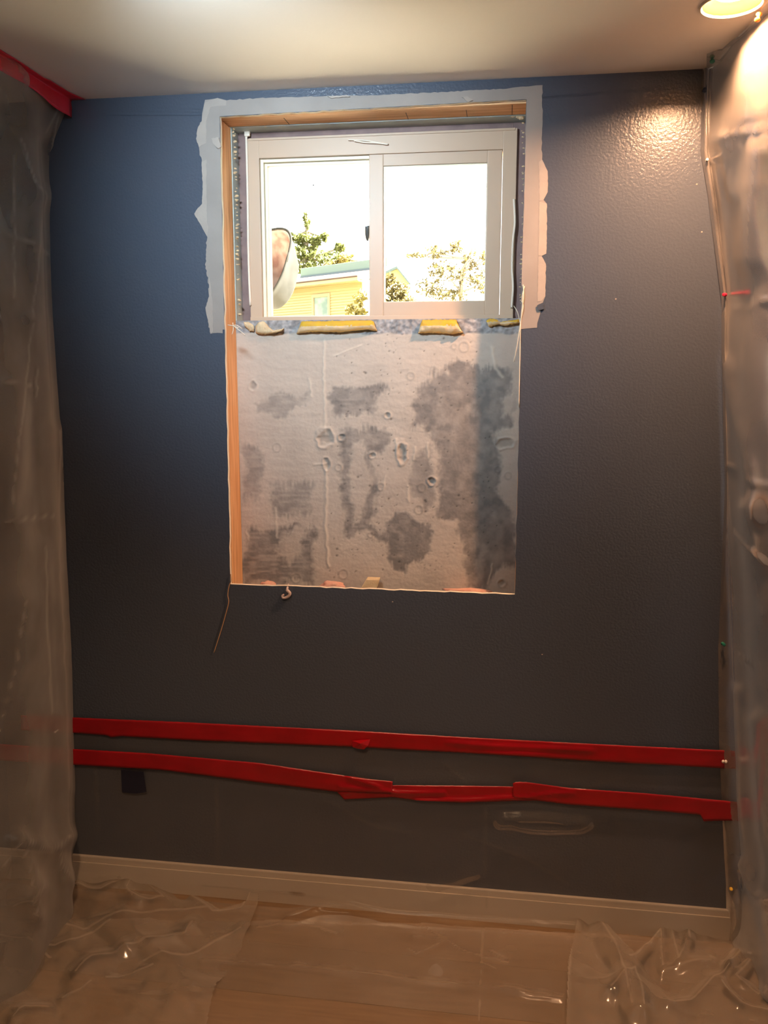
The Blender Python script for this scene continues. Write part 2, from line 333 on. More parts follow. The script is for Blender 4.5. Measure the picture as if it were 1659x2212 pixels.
# foundation wall seen through the hole
CY = .106
def foundation():
    a, b = onY(505, 693, CY), onY(1122, 1300, CY); x0, x1 = a[0]-.06, b[0]+.05; z1 = a[2]; z0 = z1-1.02*(a[2]-b[2])-.03
    nu, nv = 330, 320
    X, Z = np.meshgrid(np.linspace(x0, x1, nu), np.linspace(z0, z1, nv), indexing='ij')
    P = np.stack([X, np.full_like(X, CY), Z], -1); u, v = pix(P.reshape(-1, 3)); u, v = u.reshape(X.shape), v.reshape(X.shape)
    zx, zy = (u-460)/.434, (v-680)/.434
    wx = zx+18*fbm(zx, zy, .012, 4, 3)+9*vnoise(zx, zy, .09, 21); wy = zy+34*fbm(zx, zy, .012, 4, 9)+14*vnoise(zx*3, zy*.4, .05, 22)
    polys = [([(200, 430), (330, 405), (480, 395), (470, 440), (350, 500), (230, 480)], .5), ([(600, 360), (860, 340), (860, 370), (800, 430), (800, 490), (600, 500)], .8),
             ([(640, 570), (760, 540), (850, 555), (885, 600), (860, 680), (790, 705), (800, 800), (830, 900), (770, 1030), (880, 1070), (880, 1110), (660, 1090), (640, 950), (650, 750)], .8),
             ([(1010, 400), (1060, 300), (1200, 250), (1500, 300), (1510, 560), (1400, 620), (1430, 700), (1420, 900), (1500, 1000), (1500, 1200), (1370, 1350), (1270, 1350), (1240, 1150), (1200, 1000), (1130, 1000), (1130, 700), (1050, 540), (1000, 560), (990, 450)], .85),
             ([(860, 1000), (1000, 990), (1070, 1060), (1070, 1180), (1010, 1250), (940, 1265), (870, 1200), (860, 1080)], 1), ([(150, 1080), (330, 1070), (500, 1040), (505, 1340), (150, 1340)], .85),
             ([(150, 650), (240, 680), (230, 880), (160, 950)], .6), ([(290, 870), (490, 850), (490, 1000), (300, 980)], .6), ([(1000, 700), (1090, 640), (1100, 900), (1060, 960), (980, 900)], .6)]
    k = np.zeros_like(X); S = lambda d, w: np.clip(.5-d/w, 0, 1)
    for p, s in polys: k = np.maximum(k, s*S(sdist(wx, wy, p), 26))
    for p, s in [([(690, 640), (740, 620), (760, 700), (790, 780), (750, 1000), (700, 1030), (685, 800)], 1), ([(350, 1120), (450, 1040), (440, 1180), (390, 1230), (320, 1180)], .85),
                 ([(1450, 420), (1510, 330), (1500, 470), (1440, 500)], .9), ([(1100, 480), (1300, 440), (1300, 500), (1120, 540)], .25), ([(1330, 1140), (1365, 1150), (1340, 1330), (1310, 1330)], .5)]:
        k *= 1-s*S(sdist(wx, wy, p), 26)
    k *= 1-.55*np.clip(vnoise(zx*.22, zy, .09, 30)+.1, 0, 1)*np.clip(1-abs(zx-300)/900, 0, 1)
    k = np.clip(k*(1+.25*fbm(zx, zy, .03, 3, 5)), 0, 1)
    light = np.array([.5, .43, .365])*(1+.06*fbm(zx, zy, .01, 4, 40))[..., None]; dark = np.array([.215, .195, .18])*(1+.12*fbm(zx, zy, .02, 4, 41))[..., None]
    C = light*(1-k[..., None])+dark*k[..., None]
    h = .0004*fbm(zx*.35, zy, .045, 4, 12)*(1-k)+.0003*fbm(zx, zy, .15, 3, 13)+.0012*(1-k)
    # upper raw strip
    st = S(v-721-3*vnoise(u, v, .05, 8), 3); raw = np.array([.3, .29, .29])*(1+.35*fbm(u, v, .15, 4, 60))[..., None]; C = C*(1-st[..., None])+raw*st[..., None]; h += st*.002*fbm(u, v, .2, 3, 61)
    # cast seam, ridges
    for ln, hh, w in [([(556, 130), (552, 330), (560, 480), (560, 600)], .0035, 5), ([(560, 740), (566, 900), (560, 1060), (575, 1250)], .0045, 6), ([(480, 320), (492, 405)], .0025, 5), ([(1390, 160), (1410, 270), (1440, 310)], .004, 7),
                      ([(1005, 660), (1000, 720)], .003, 5), ([(860, 800), (850, 870)], .002, 4), ([(970, 850), (975, 930)], .0025, 4), ([(1070, 640), (1070, 710)], .003, 5), ([(1530, 40), (1500, 230)], .002, 4),
                      ([(600, 205), (740, 150)], .002, 4), ([(310, 960), (320, 1110)], .002, 5), ([(165, 1070), (180, 1120)], .003, 5), ([(1370, 1340), (1390, 1240)], .003, 4), ([(910, 620), (920, 690)], .004, 6), ([(500, 745), (560, 742)], .003, 5)]:
        d = segd(zx+4*vnoise(zx, zy, .06, 70), zy, ln); g = np.exp(-(d/w)**2); h += .5*hh*g; C = C*(1-.6*g[..., None])+np.array([.66, .58, .48])*.6*g[..., None]
    for (cx, cy, rr) in [(1250, 160, 24), (1200, 158, 13), (1025, 970, 20), (645, 610, 20), (625, 760, 16), (835, 855, 17), (785, 1095, 12), (1040, 860, 20), (1440, 1335, 22), (985, 305, 18), (650, 1290, 22), (1420, 770, 14), (415, 1310, 22), (320, 660, 20), (1470, 800, 16)]:
        d = abs(np.hypot(zx-cx, (zy-cy)*.95)-rr); g = np.exp(-(d/4)**2); h += .0012*g; C *= (1-.14*g[..., None])
    for (cx, cy, a, b, dd) in [(558, 615, 34, 38, .006), (942, 685, 20, 45, .007), (1088, 828, 16, 16, .008), (1455, 640, 40, 22, .005), (870, 500, 14, 12, .005), (640, 610, 14, 14, .004), (200, 355, 16, 20, .004), (565, 740, 16, 26, .005), (795, 700, 16, 12, .005), (1440, 1335, 16, 14, .005)]:
        q = np.hypot((zx-cx)/a, (zy-cy)/b)+.3*vnoise(zx, zy, .06, 77); g = np.clip(1.2-q, 0, 1); h -= dd*np.minimum(g, .6); h += .4*dd*np.exp(-((q-1.25)/.25)**2)
        C *= (1-.25*np.clip(g*1.5, 0, 1)[..., None])
    for _ in range(360):                                   # air holes in the concrete
        cx, cy, rr = RNG.uniform(150, 1500), RNG.uniform(90, 1330), RNG.choice([2.4, 3, 3.6, 5.5], p=[.45, .35, .15, .05])
        i0 = int((cx-140)/1390*nu); sl = (slice(max(0, i0-14), i0+14),)
        g = np.exp(-((zx[sl]-cx)**2+((zy[sl]-cy)*1.1)**2)/rr**2); h[sl] -= .0016*g; C[sl] *= (1-.72*g[..., None])
    P[..., 1] = CY-h
    m, n, l, b = NT('skim_coated_concrete'); a = n.new('ShaderNodeVertexColor'); a.layer_name = 'Col'; l.new(a.outputs[0], b.inputs['Base Color']); b.inputs['Roughness'].default_value = .8; b.inputs['Specular IOR Level'].default_value = .25
    tc = n.new('ShaderNodeTexCoord'); t = n.new('ShaderNodeTexNoise'); t.inputs['Scale'].default_value = 220; t.inputs['Detail'].default_value = 5; l.new(tc.outputs['Object'], t.inputs[0])
    bp = n.new('ShaderNodeBump'); bp.inputs['Strength'].default_value = .35; bp.inputs['Distance'].default_value = .001; l.new(t.outputs[0], bp.inputs['Height']); l.new(bp.outputs[0], b.inputs['Normal'])
    o = grid_obj('wall_foundation', P, m, attrs={'Col': np.concatenate([C.clip(0, 1), np.ones(X.shape+(1,))], -1)}, kind='structure', label='concrete foundation wall with patchy skim coat below the window')
    bm = bmesh.new(); box(bm, (XL, CY+.012, 0), (XR, .36, z0+.01)); box(bm, (XL, CY+.012, z0), (x0, .36, ZC)); box(bm, (x1, CY+.012, z0), (XR, .36, ZC))
    box(bm, (x0, CY+.012, z0), (x1, .36, z1-.0005))
    bm_obj('concrete_block', bm, M_conc, o)
    return o, z1
M_conc = mat('raw_concrete', (.34, .33, .32), .9, (.28, .27, .26), 30, bump=.3)
FO, ZS = foundation()
# rest of the room
box_obj('wall_left', (XL-.1, -4.4, 0), (XL, .1, ZC), M['room'], kind='structure')
box_obj('wall_right', (XR, -4.4, 0), (XR+.1, .1, ZC), M['room'], kind='structure')
box_obj('wall_rear', (XL, -4.5, 0), (XR, -4.4, ZC), M['room'], kind='structure')
FL = box_obj('floor', (XL, -4.4, -.12), (XR, .012, -.008), M['brown'], kind='structure')
wood = [mat('oak_laminate_%s' % c, a, .42, b, 5, (1.2, 16, 16), .05, 80) for c, a, b in
        (('light', (.225, .14, .068), (.165, .1, .046)), ('mid', (.205, .126, .06), (.15, .09, .04)), ('warm', (.23, .138, .064), (.17, .1, .045)))]
pl = None
for r in range(13):
    y1 = -r*.192; x = XL
    while x < XR:
        lo, hi = max(x, XL), min(x+4.5, XR)
        if hi-lo > .05: box_obj('plank', (lo+.0006, y1-.1912, -.008), (hi-.0006, y1-.0008, 0), random.choice(wood), FL, bev=.0007)
        x += 4.6
# ceiling with a round cut-out for the recessed lamp
LP = onZ(1581, 9, ZC); LR = .060
def ceiling():
    loops = [[Vector((x, y, 0)) for x, y in ((XL, -4.4), (XR, -4.4), (XR, .013), (XL, .013))], [Vector((LP[0]+LR*.93*math.cos(a), LP[1]+LR*.93*math.sin(a), 0)) for a in np.linspace(0, 2*math.pi, 40, endpoint=False)]]
    tr = tessellate_polygon(loops); fl = [p for q in loops for p in q]
    o = pd_obj('ceiling', [(p.x, p.y, ZC) for p in fl], [tuple(t) for t in tr], M['ceil'], kind='structure')
    box_obj('upper_deck', (XL-.1, -4.5, ZC+.12), (XR+.1, .45, ZC+.2), M['room'], o)
    return o
ceiling()
BBH = .098
bm = bmesh.new(); box(bm, (XL, -.014, 0), (XR, 0, BBH-.02)); box(bm, (XL, -.010, BBH-.021), (XR, 0, BBH), .003)
bm_obj('baseboard_back', bm, M['white'], kind='structure', label='white baseboard behind the plastic at the foot of the wall')

# ------------------------------------------------------------------ recessed lamp
def downlight():
    t = empty('recessed_light', (LP[0], LP[1], ZC), label='round warm recessed ceiling lamp at the top right', cat='light')
    prof = [(LR*.9, .012), (LR*.93, .0), (LR*.96, -.004), (LR, -.004), (LR*1.03, -.001), (LR*1.03, 0)]
    V, F = lathe(prof, 40); o = pd_obj('trim_ring', V, F, mat('lamp_trim', (.9, .8, .6), .4), None, True); o.parent = t
    V, F = lathe([(LR*.93, .0), (LR*.84, .004), (LR*.83, .005), (LR*.7, .010), (LR*.69, .011), (LR*.5, .017)], 40); o = pd_obj('baffle', V, F, mat('lamp_baffle', (.07, .04, .008), .5, spec=.1), None, True); o.parent = t
    V = [(LR*.52*math.cos(a), LR*.52*math.sin(a), .0165) for a in np.linspace(0, 2*math.pi, 32, endpoint=False)]
    o = pd_obj('lens', V, [tuple(range(32))[::-1]], mat('lamp_lens', (1, .9, .6), .5, emit=((1, .53, .28), LENS)), None); o.parent = t
    bm = bmesh.new(); bmesh.ops.create_cone(bm, cap_ends=True, segments=24, radius1=LR*.93, radius2=LR*.8, depth=.07)
    for v in bm.verts: v.co.z += .08
    o = bm_obj('housing', bm, M['metal']); o.parent = t
LENS = 1600
downlight()

# ------------------------------------------------------------------ rough framing of the hole
(tlx, tlz), (trx, trz), (brx, brz), (blx, blz) = OPW
def timber(name, lo, hi, m, label):
    return box_obj(name, lo, hi, m, None, .002, label=label, cat='timber')
V = []
timber('wooden_stud', (min(tlx, blx)-.040, .0135, .3), (min(tlx, blx)+.0035, CY-.002, tlz+.0), M['pine'], 'orange pine stud lining the left side of the wall hole')
timber('wooden_stud', (max(trx, brx)+.001, .0135, .3), (max(trx, brx)+.04, CY-.002, tlz-.0), M['pine'], 'pine stud at the right edge of the wall hole, seen edge on')
timber('wooden_header', (tlx-.05, .0135, tlz+.003), (trx+.05, CY-.002, tlz+.04), M['pineh'], 'orange pine header across the top of the wall hole')
HD = bpy.data.objects['wooden_header']; kerf_mat = mat('kerf_dark', (.12, .08, .06), .8)
for px in (614, 877, 1007, 1106):
    x = onY(px, 250, .05)[0]; box_obj('saw_kerf', (x-.0008, .045 if px < 1100 else .02, tlz+.0024), (x+.0008, CY-.004, tlz+.004), kerf_mat, HD)  # dark slivers laid on for saw kerfs
# the opening through the foundation, faced with a pale membrane and brown buck boards
WY = .152                                     # front of window frame
W1 = empty('window_1', (-.36, WY, ZS), kind='structure', label='beige sliding window with two panes high in the wall')
def R4(x0, y0, x1, y1, y):                    # pixel rectangle on a plane -> x0,x1,z0,z1
    a, b = onY(x0, (y0), y), onY(x1, y1, y); return a[0], b[0], b[2], a[2]
mem = bmesh.new()
lx = tlx-.004; rx = trx+.004; tz = tlz+.001
box(mem, (lx-.012, CY, ZS), (lx, .30, tz)); box(mem, (rx, CY, ZS), (rx+.012, .30, tz)); box(mem, (lx-.012, CY, tz), (rx+.012, .30, tz+.012))
bm_obj('membrane', mem, M['flash'], W1)
fx0 = onY(537, 500, WY)[0]; fx1 = onY(1113, 480, WY)[0]; fz1 = onY(800, 289, WY)[2]; fz0 = ZS+.001
by0, by1 = WY+.012, WY+.05
box_obj('buck_board', (lx, by0, ZS), (fx0+.01, by1, tz), M['brown'], W1, .001)
box_obj('buck_board', (fx1-.01, by0, ZS), (rx, by1, tz), M['brown'], W1, .001)
box_obj('buck_board', (fx0+.01, by0, fz1-.01), (fx1-.01, by1, tz), M['brown'], W1, .001)
def rectframe(bm, x0, x1, z0, z1, wl, wr, wb, wt, y0, y1, bev=.0015):
    box(bm, (x0, y0, z0), (x0+wl, y1, z1), bev); box(bm, (x1-wr, y0, z0), (x1, y1, z1), bev)
    box(bm, (x0+wl-.0005, y0+.0002, z0), (x1-wr+.0005, y1, z0+wb), bev); box(bm, (x0+wl-.0005, y0+.0002, z1-wt), (x1-wr+.0005, y1, z1), bev)
gx0 = onY(563, 500, WY)[0]; sx1 = onY(1083, 480, WY)[0]; gz0 = onY(700, 686, WY)[2]; gz1 = onY(800, 333, WY)[2]
bm = bmesh.new(); rectframe(bm, fx0, fx1, fz0, fz1, gx0-fx0, fx1-sx1, gz0-fz0, fz1-gz1, WY, .27)
# outer lip and sill step
box(bm, (fx0, WY-.004, fz0), (fx1, WY+.002, fz0+.012), .001); box(bm, (fx0+.006, WY-.003, fz1-.006), (fx1-.006, WY+.002, fz1), .001)
bm_obj('frame', bm, M['vinyl'], W1)
bm = bmesh.new()                               # stepped glazing stops of the fixed left pane
mx = onY(797, 500, WY+.02)[0]
rectframe(bm, gx0, mx+.03, gz0, gz1, .009, .01, .004, .009, WY+.012, WY+.05); rectframe(bm, gx0+.009, mx+.03, gz0+.004, gz1-.009, .008, .01, .004, .008, WY+.024, WY+.05)
bm_obj('glazing_stop', bm, M['vinyl2'], W1)
def glass_mat():
    m, n, l, b = NT('window_glass'); n.remove(b); tr = n.new('ShaderNodeBsdfTransparent'); tr.inputs[0].default_value = (.96, .97, .96, 1)
    gl = n.new('ShaderNodeBsdfGlossy'); gl.inputs['Roughness'].default_value = .02; fr = n.new('ShaderNodeFresnel'); fr.inputs[0].default_value = 1.45
    mx = n.new('ShaderNodeMixShader'); l.new(fr.outputs[0], mx.inputs[0]); l.new(tr.outputs[0], mx.inputs[1]); l.new(gl.outputs[0], mx.inputs[2]); l.new(mx.outputs[0], n['Material Output'].inputs[0]); return m
GL = glass_mat()
box_obj('pane', (gx0+.012, WY+.034, gz0+.004), (mx+.028, WY+.038, gz1-.012), GL, W1)
# sliding sash in front, right
SY = WY+.006
a = onY(797, 333, SY); b = onY(1082, 682, SY); sx0, sz1, sz0 = a[0], onY(940, 327, SY)[2], onY(940, 684, SY)[2]
qx0, qx1 = onY(828, 500, SY)[0], onY(1050, 500, SY)[0]; qz0, qz1 = onY(940, 651, SY)[2], onY(940, 355, SY)[2]
bm = bmesh.new(); rectframe(bm, sx0, sx1-.001, sz0, sz1, qx0-sx0, sx1-.001-qx1, qz0-sz0, sz1-qz1, SY, SY+.026, .002)
sash = bm_obj('sash', bm, M['vinyl'], W1)
bm = bmesh.new(); rectframe(bm, qx0, qx1, qz0, qz1, .004, .0015, .0015, .003, SY+.004, SY+.02, .0006); bm_obj('sash_bead', bm, M['vinyl2'], sash)
box_obj('pane', (qx0+.002, SY+.011, qz0+.001), (qx1-.001, SY+.014, qz1-.002), GL, sash)
a = onY(793, 500, WY+.06); bm = bmesh.new(); bmesh.ops.create_uvsphere(bm, u_segments=12, v_segments=8, radius=1)
for v in bm.verts: v.co = Vector((a[0]+.002+v.co.x*.008, WY+.055+v.co.y*.008, a[2]+v.co.z*.028))
bm_obj('latch', bm, M['black'], sash, True)
# caulk along the frame edge
pts = [onY(532, 292, WY-.002), onY(533, 330, WY-.002), onY(535, 420, WY-.002), onY(537, 560, WY-.002), onY(541, 660, WY-.002)]
tube_obj('caulk_bead', smooth_path(pts, 5), .0035, M['caulk'], W1)
bm = bmesh.new(); c = onY(534, 290, WY-.004); box(bm, (c[0]-.008, c[1]-.004, c[2]-.006), (c[0]+.008, c[1]+.006, c[2]+.012), .003); bm_obj('caulk_blob', bm, M['caulk'], W1)
pts = [onY(x, y, WY-.006) for x, y in ((752, 302), (785, 303), (812, 307), (838, 312), (815, 309), (790, 308), (765, 304))]
tube_obj('caulk_strand', smooth_path(pts, 6), .0022, M['caulk'], None, label='loose strand of dried caulk curling on top of the window frame', cat='caulk strand')
pts = [onY(x, y, WY-.003) for x, y in ((1110, 430), (1112, 480), (1108, 520), (1106, 580), (1108, 620), (1105, 665))]
tube_obj('caulk_bead', smooth_path(pts, 5), .0032, M['caulk'], W1)
# crumbly foam remains along the header and the left stud: seams on the rough opening
def crumb_line(name, pts, y, r, n, parent):
    bm = bmesh.new(); P = smooth_path([(*p, 0) for p in pts], 12)
    for i in range(n):
        p = P[random.randrange(len(P))]; c = onY(p[0]+random.uniform(-2, 2), p[1]+random.uniform(-2, 2), y+random.uniform(-.004, .006)); rr = r*random.uniform(.4, 1.2)
        q = bmesh.ops.create_icosphere(bm, subdivisions=1, radius=rr)
        for v in q['verts']: v.co = Vector((c[0]+v.co.x*random.uniform(.8, 2), c[1]+v.co.y, c[2]+v.co.z*random.uniform(.5, 1)))
    bm_obj(name, bm, M['foam2'], parent, kind='stuff')
crumb_line('foam_crumbs', [(504, 272), (600, 270), (700, 266), (850, 258), (1000, 252), (1100, 249), (1128, 255)], CY+.006, .0042, 150, W1)
crumb_line('foam_crumbs', [(505, 275), (508, 350), (511, 450), (514, 560), (517, 680)], CY+.004, .0032, 90, W1)
crumb_line('foam_crumbs', [(1128, 260), (1130, 400), (1127, 560), (1124, 660)], CY+.004, .0028, 50, W1)

# ------------------------------------------------------------------ spray foam lumps on the concrete edge
def foam(name, outline, m, label, d0=.02, seed=0):
    """trimmed foam hanging over the edge: outline in the photograph on the concrete face; bulges towards the room"""
    xs = [p[0] for p in outline]; ys = [p[1] for p in outline]; nu, nv = 46, 16
    U = np.linspace(min(xs)+.01, max(xs)-.01, nu); pts = []
    top, bot = [], []
    for u in U:
        hit = []
        for i in range(len(outline)):
            (x0, y0), (x1, y1) = outline[i], outline[(i+1) % len(outline)]
            if (x0 > u) != (x1 > u): hit.append(y0+(y1-y0)*(u-x0)/(x1-x0))
        top.append(min(hit)); bot.append(max(hit))
    P = np.zeros((nu, nv, 3))
    for i, u in enumerate(U):
        for j in range(nv):
            t = j/(nv-1); ang = math.pi*t; e = min(1, min(i, nu-1-i)/3)**.5
            v = top[i]+(bot[i]-top[i])*(.5-.5*math.cos(ang)); dep = CY-.002-d0*math.sin(ang)**.7*e*(1+.25*noise.noise(Vector((u*.07, v*.07, seed))))
            P[i, j] = onY(u+1.2*noise.noise(Vector((u*.3, v*.3, seed+5))), v+1.5*noise.noise(Vector((u*.25, v*.25, seed+9))), dep)
            P[i, j, 1] += .0015*noise.noise(Vector((u*.5, v*.5, seed)))
    nf = nu*nv; o = grid_obj(name, P, m, label=label, cat='foam')
    bm = bmesh.new(); bm.from_mesh(o.data); es = [e for e in bm.edges if e.is_boundary]; bmesh.ops.holes_fill(bm, edges=es, sides=0); bmesh.ops.recalc_face_normals(bm, faces=bm.faces); bm.to_mesh(o.data); bm.free()
    if m is M['foam']:                          # smooth pale skin under the trimmed yellow top
        o.data.materials.append(M['foam2']); zs = [v.co.z for v in o.data.vertices]; zm = min(zs)+.55*(max(zs)-min(zs))
        for p in o.data.polygons: p.material_index = int(p.center.z < zm+.003*noise.noise(p.center*120))
    return o
foam('spray_foam', [(526, 696), (535, 694), (548, 702), (549, 716), (540, 716), (529, 705)], M['foam2'], 'small crumbly foam lump at the left end of the concrete edge', .012, 1)
foam('spray_foam', [(551, 705), (560, 695), (570, 694), (580, 704), (590, 714), (613, 709), (608, 716), (590, 720), (572, 723), (553, 720)], M['foam2'], 'rounded foam lump with a ragged tail, second from the left', .018, 2)
foam('spray_foam', [(652, 694), (700, 694), (760, 692), (806, 692), (815, 715), (795, 712), (770, 714), (735, 718), (700, 717), (670, 717), (640, 721)], M['foam'], 'long yellow foam strip, the widest on the concrete edge', .022, 3)
foam('spray_foam', [(912, 691), (945, 690), (985, 690), (995, 712), (1001, 718), (975, 722), (945, 719), (903, 720)], M['foam'], 'square yellow foam block hanging under the sliding sash', .022, 4)
foam('spray_foam', [(1050, 693), (1058, 688), (1072, 689), (1080, 696), (1122, 689), (1122, 697), (1090, 704), (1075, 701), (1057, 707)], M['foam'], 'lumpy yellow foam bead at the right end of the concrete edge', .014, 5)

# scraps at the foot of the hole
def lump(name, px, py, y, sx, sz, sy, m, label, cat, seed):
    c = onY(px, py, y); bm = bmesh.new(); bmesh.ops.create_icosphere(bm, subdivisions=3, radius=1)
    for v in bm.verts:
        k = 1+.35*noise.noise(v.co*1.6+Vector((seed, 0, 0)))+.2*noise.noise(v.co*4+Vector((0, seed, 0)))
        v.co = Vector((c[0]+v.co.x*sx*k, c[1]+v.co.y*sy*k, c[2]+v.co.z*sz*k))
    return bm_obj(name, bm, m, None, True, label=label, cat=cat)
lump('insulation_tuft', 578, 1264, .075, .024, .012, .02, M['pink'], 'pink insulation tuft at the bottom of the hole beside the left stud', 'insulation', 1)
lump('insulation_tuft', 718, 1266, .075, .034, .016, .02, M['pink'], 'pink insulation tuft left of the yellow foam scrap', 'insulation', 2)
lump('insulation_tuft', 1010, 1278, .08, .075, .009, .016, M['pink'], 'long thin pink insulation tuft at the bottom right of the hole', 'insulation', 3)
bm = bmesh.new(); c0 = [onY(x, y, .06) for x, y in ((778, 1273), (791, 1251), (819, 1252), (812, 1273))]; c1 = [p+np.array([0, .03, 0]) for p in c0]
vs = [bm.verts.new(p) for p in c0+c1]
for f in ((3, 2, 1, 0), (4, 5, 6, 7), (0, 1, 5, 4), (1, 2, 6, 5), (2, 3, 7, 6), (3, 0, 4, 7)): bm.faces.new([vs[i] for i in f])
bmesh.ops.bevel(bm, geom=bm.edges[:], offset=.002, segments=1, affect='EDGES')
bm_obj('foam_scrap', bm, M['foam2'], None, label='square yellow foam scrap standing at the bottom of the hole', cat='foam')
pts = [onY(x, y, yy) for x, y, yy in ((623, 1263, .03), (621, 1270, -.004), (619, 1277, -.008))]
t = empty('plastic_curl', onY(619, 1280, -.006), label='small pale curled plastic anchor hanging over the bottom edge of the hole', cat='plastic scrap')
curl = mat('pale_plastic', (.55, .42, .38), .4)
tube_obj('stem', smooth_path(pts, 4), .0035, curl, t)
P = [onY(x, y, -.009) for x, y in ((620, 1275), (626, 1281), (624, 1287), (617, 1291), (611, 1291), (610, 1287), (614, 1285))]
tube_obj('hook', smooth_path(P, 5), .005, curl, t, 8, .003)
tube_obj('hanging_string', smooth_path([onY(x, y, -.004) for x, y in ((498, 1240), (499, 1255), (495, 1265), (492, 1285), (494, 1300), (488, 1325), (478, 1360), (462, 1410))], 6), .0013, M['wire'], None, 5,
         label='thin tan string hanging from the bottom left corner of the hole', cat='string')
def fibres(name, lines, label):
    V, F = [], []
    for ln in lines:
        v, f = tube(smooth_path([onY(x, y, yy) for x, y, yy in ln], 5), .0011, 5); k = len(V); V += v; F += [tuple(i+k for i in g) for g in f]
    pd_obj(name, V, F, M['thread'], None, True, label=label, cat='fibres')
fibres('frayed_fibres', [[(492, 702, -.003), (503, 704, -.008), (515, 708, -.003)], [(503, 697, -.004), (504, 712, -.006), (501, 722, -.003)], [(505, 705, -.005), (520, 716, -.01), (530, 725, -.004)], [(504, 703, -.004), (512, 703, -.01), (523, 710, -.006)]],
       'star of frayed fibres at the left jamb beside the foam')
fibres('frayed_fibres', [[(1130, 615, -.003), (1131, 640, -.006), (1126, 680, -.004), (1124, 720, -.003)], [(1126, 650, .0), (1130, 662, -.006), (1125, 690, -.003)], [(1110, 661, .02), (1118, 675, .01), (1124, 700, -.002)], [(1124, 700, -.003), (1118, 740, -.002), (1110, 782, .01)], [(1125, 690, -.003), (1123, 760, -.004), (1121, 880, -.003)], [(1133, 618, -.002), (1128, 640, -.008), (1128, 655, -.004)]],
       'torn white fibres trailing down the right edge of the hole')

# ------------------------------------------------------------------ red tape
def ribbon(name, top, bot, y0, m, label=None, parent=None, n=160, k=9, wr=.0015, seed=0, waves=(), rag=.6, cat='tape', fn=None):
    T = np.array(top, float); B = np.array(bot, float); U = np.linspace(0, 1, n)
    xt = T[0, 0]+(T[-1, 0]-T[0, 0])*U; xb = B[0, 0]+(B[-1, 0]-B[0, 0])*U
    yt = np.interp(xt, T[:, 0], T[:, 1])+rag*np.array([noise.noise(Vector((x*.15, seed, 1))) for x in xt]); yb = np.interp(xb, B[:, 0], B[:, 1])+rag*np.array([noise.noise(Vector((x*.15, seed, 7))) for x in xb])
    P = np.zeros((n, k, 3))
    for i in range(n):
        for j in range(k):
            t = j/(k-1); x = xt[i]+(xb[i]-xt[i])*t; y = yt[i]+(yb[i]-yt[i])*t
            o = wr*noise.noise(Vector((x*.012, t*3+x*.004, seed)))
            for (ln, hh, w) in waves: o += hh*math.exp(-(float(segd(np.array([x]), np.array([y]), ln)[0])/w)**2)
            P[i, j] = onY(x, y, y0-abs(o)) if fn is None else fn(x, y, abs(o))
    o = grid_obj(name, P, m, parent, True and None)
    s = o.modifiers.new('thickness', 'SOLIDIFY'); s.thickness = .0004; s.offset = -1
    if label: tag(o, label, cat, 'red tape on the lower wall')
    return o
tp = ribbon('red_tape_strip', [(45, 1545), (160, 1550), (400, 1560), (760, 1578), (1000, 1592), (1300, 1608), (1592, 1622)], [(45, 1577), (160, 1583), (230, 1588), (240, 1593), (262, 1590), (400, 1598), (760, 1613), (1000, 1626), (1300, 1645), (1592, 1661)], -.012, M['tape'],
            'long upper red tape strip running straight across the lower wall', n=240, wr=.002, seed=1, waves=[([(965, 1604), (1080, 1613), (1280, 1620)], .004, 5), ([(1050, 1625), (1200, 1632)], .003, 4)])
fold = bmesh.new(); q = [onY(x, y, yy) for x, y, yy in ((760, 1600, -.014), (762, 1614, -.020), (772, 1617, -.024), (786, 1619, -.024), (795, 1611, -.022), (800, 1597, -.015), (778, 1606, -.03))]
vs = [fold.verts.new(p) for p in q]
for f in ((0, 1, 6), (1, 2, 6), (2, 3, 6), (3, 4, 6), (4, 5, 6), (5, 0, 6)): fold.faces.new([vs[i] for i in f])
bm_obj('tape_fold', fold, M['tape'], tp, label='glossy puckered fold')
ribbon('red_tape_strip', [(-60, 1604), (0, 1607), (160, 1618), (320, 1627), (560, 1648), (750, 1676), (800, 1683), (848, 1688)], [(-60, 1640), (0, 1643), (160, 1652), (350, 1663), (560, 1690), (725, 1710), (800, 1713), (848, 1714)], -.0165, M['tape'],
       'left piece of the lower red tape, sloping down to a crumpled end', n=200, wr=.002, seed=2, waves=[([(755, 1680), (820, 1700)], .005, 5), ([(735, 1700), (845, 1709)], .004, 4)])
ribbon('red_tape_strip', [(724, 1706), (760, 1704), (848, 1696), (1000, 1697), (1110, 1699), (1180, 1702)], [(744, 1727), (760, 1726), (850, 1722), (900, 1729), (1000, 1734), (1110, 1730), (1200, 1728)], -.0125, M['tape'],
       'middle piece of the lower red tape with long puckers', n=160, wr=.0025, seed=3, waves=[([(845, 1713), (960, 1712)], .005, 4), ([(740, 1714), (850, 1708)], .004, 4), ([(900, 1731), (1010, 1730), (1110, 1722), (1190, 1716)], .006, 5)])
t3 = ribbon('red_tape_strip', [(1108, 1692), (1114, 1689), (1135, 1689), (1230, 1702), (1400, 1714), (1550, 1728), (1612, 1734)], [(1108, 1722), (1150, 1728), (1230, 1738), (1400, 1750), (1513, 1760), (1520, 1774), (1550, 1773), (1612, 1772)], -.016, M['tape'],
       'right piece of the lower red tape with a tab at its right end', n=160, wr=.002, seed=4, waves=[([(1114, 1725), (1190, 1714), (1240, 1712)], .004, 4)])
plate('dark_patch', xz([(265, 1659), (313, 1664), (320, 1708), (297, 1711), (267, 1708)]), -.010, .001, M['darkpatch'], None, label='small dark blue square patch under the left part of the lower tape', cat='patch')

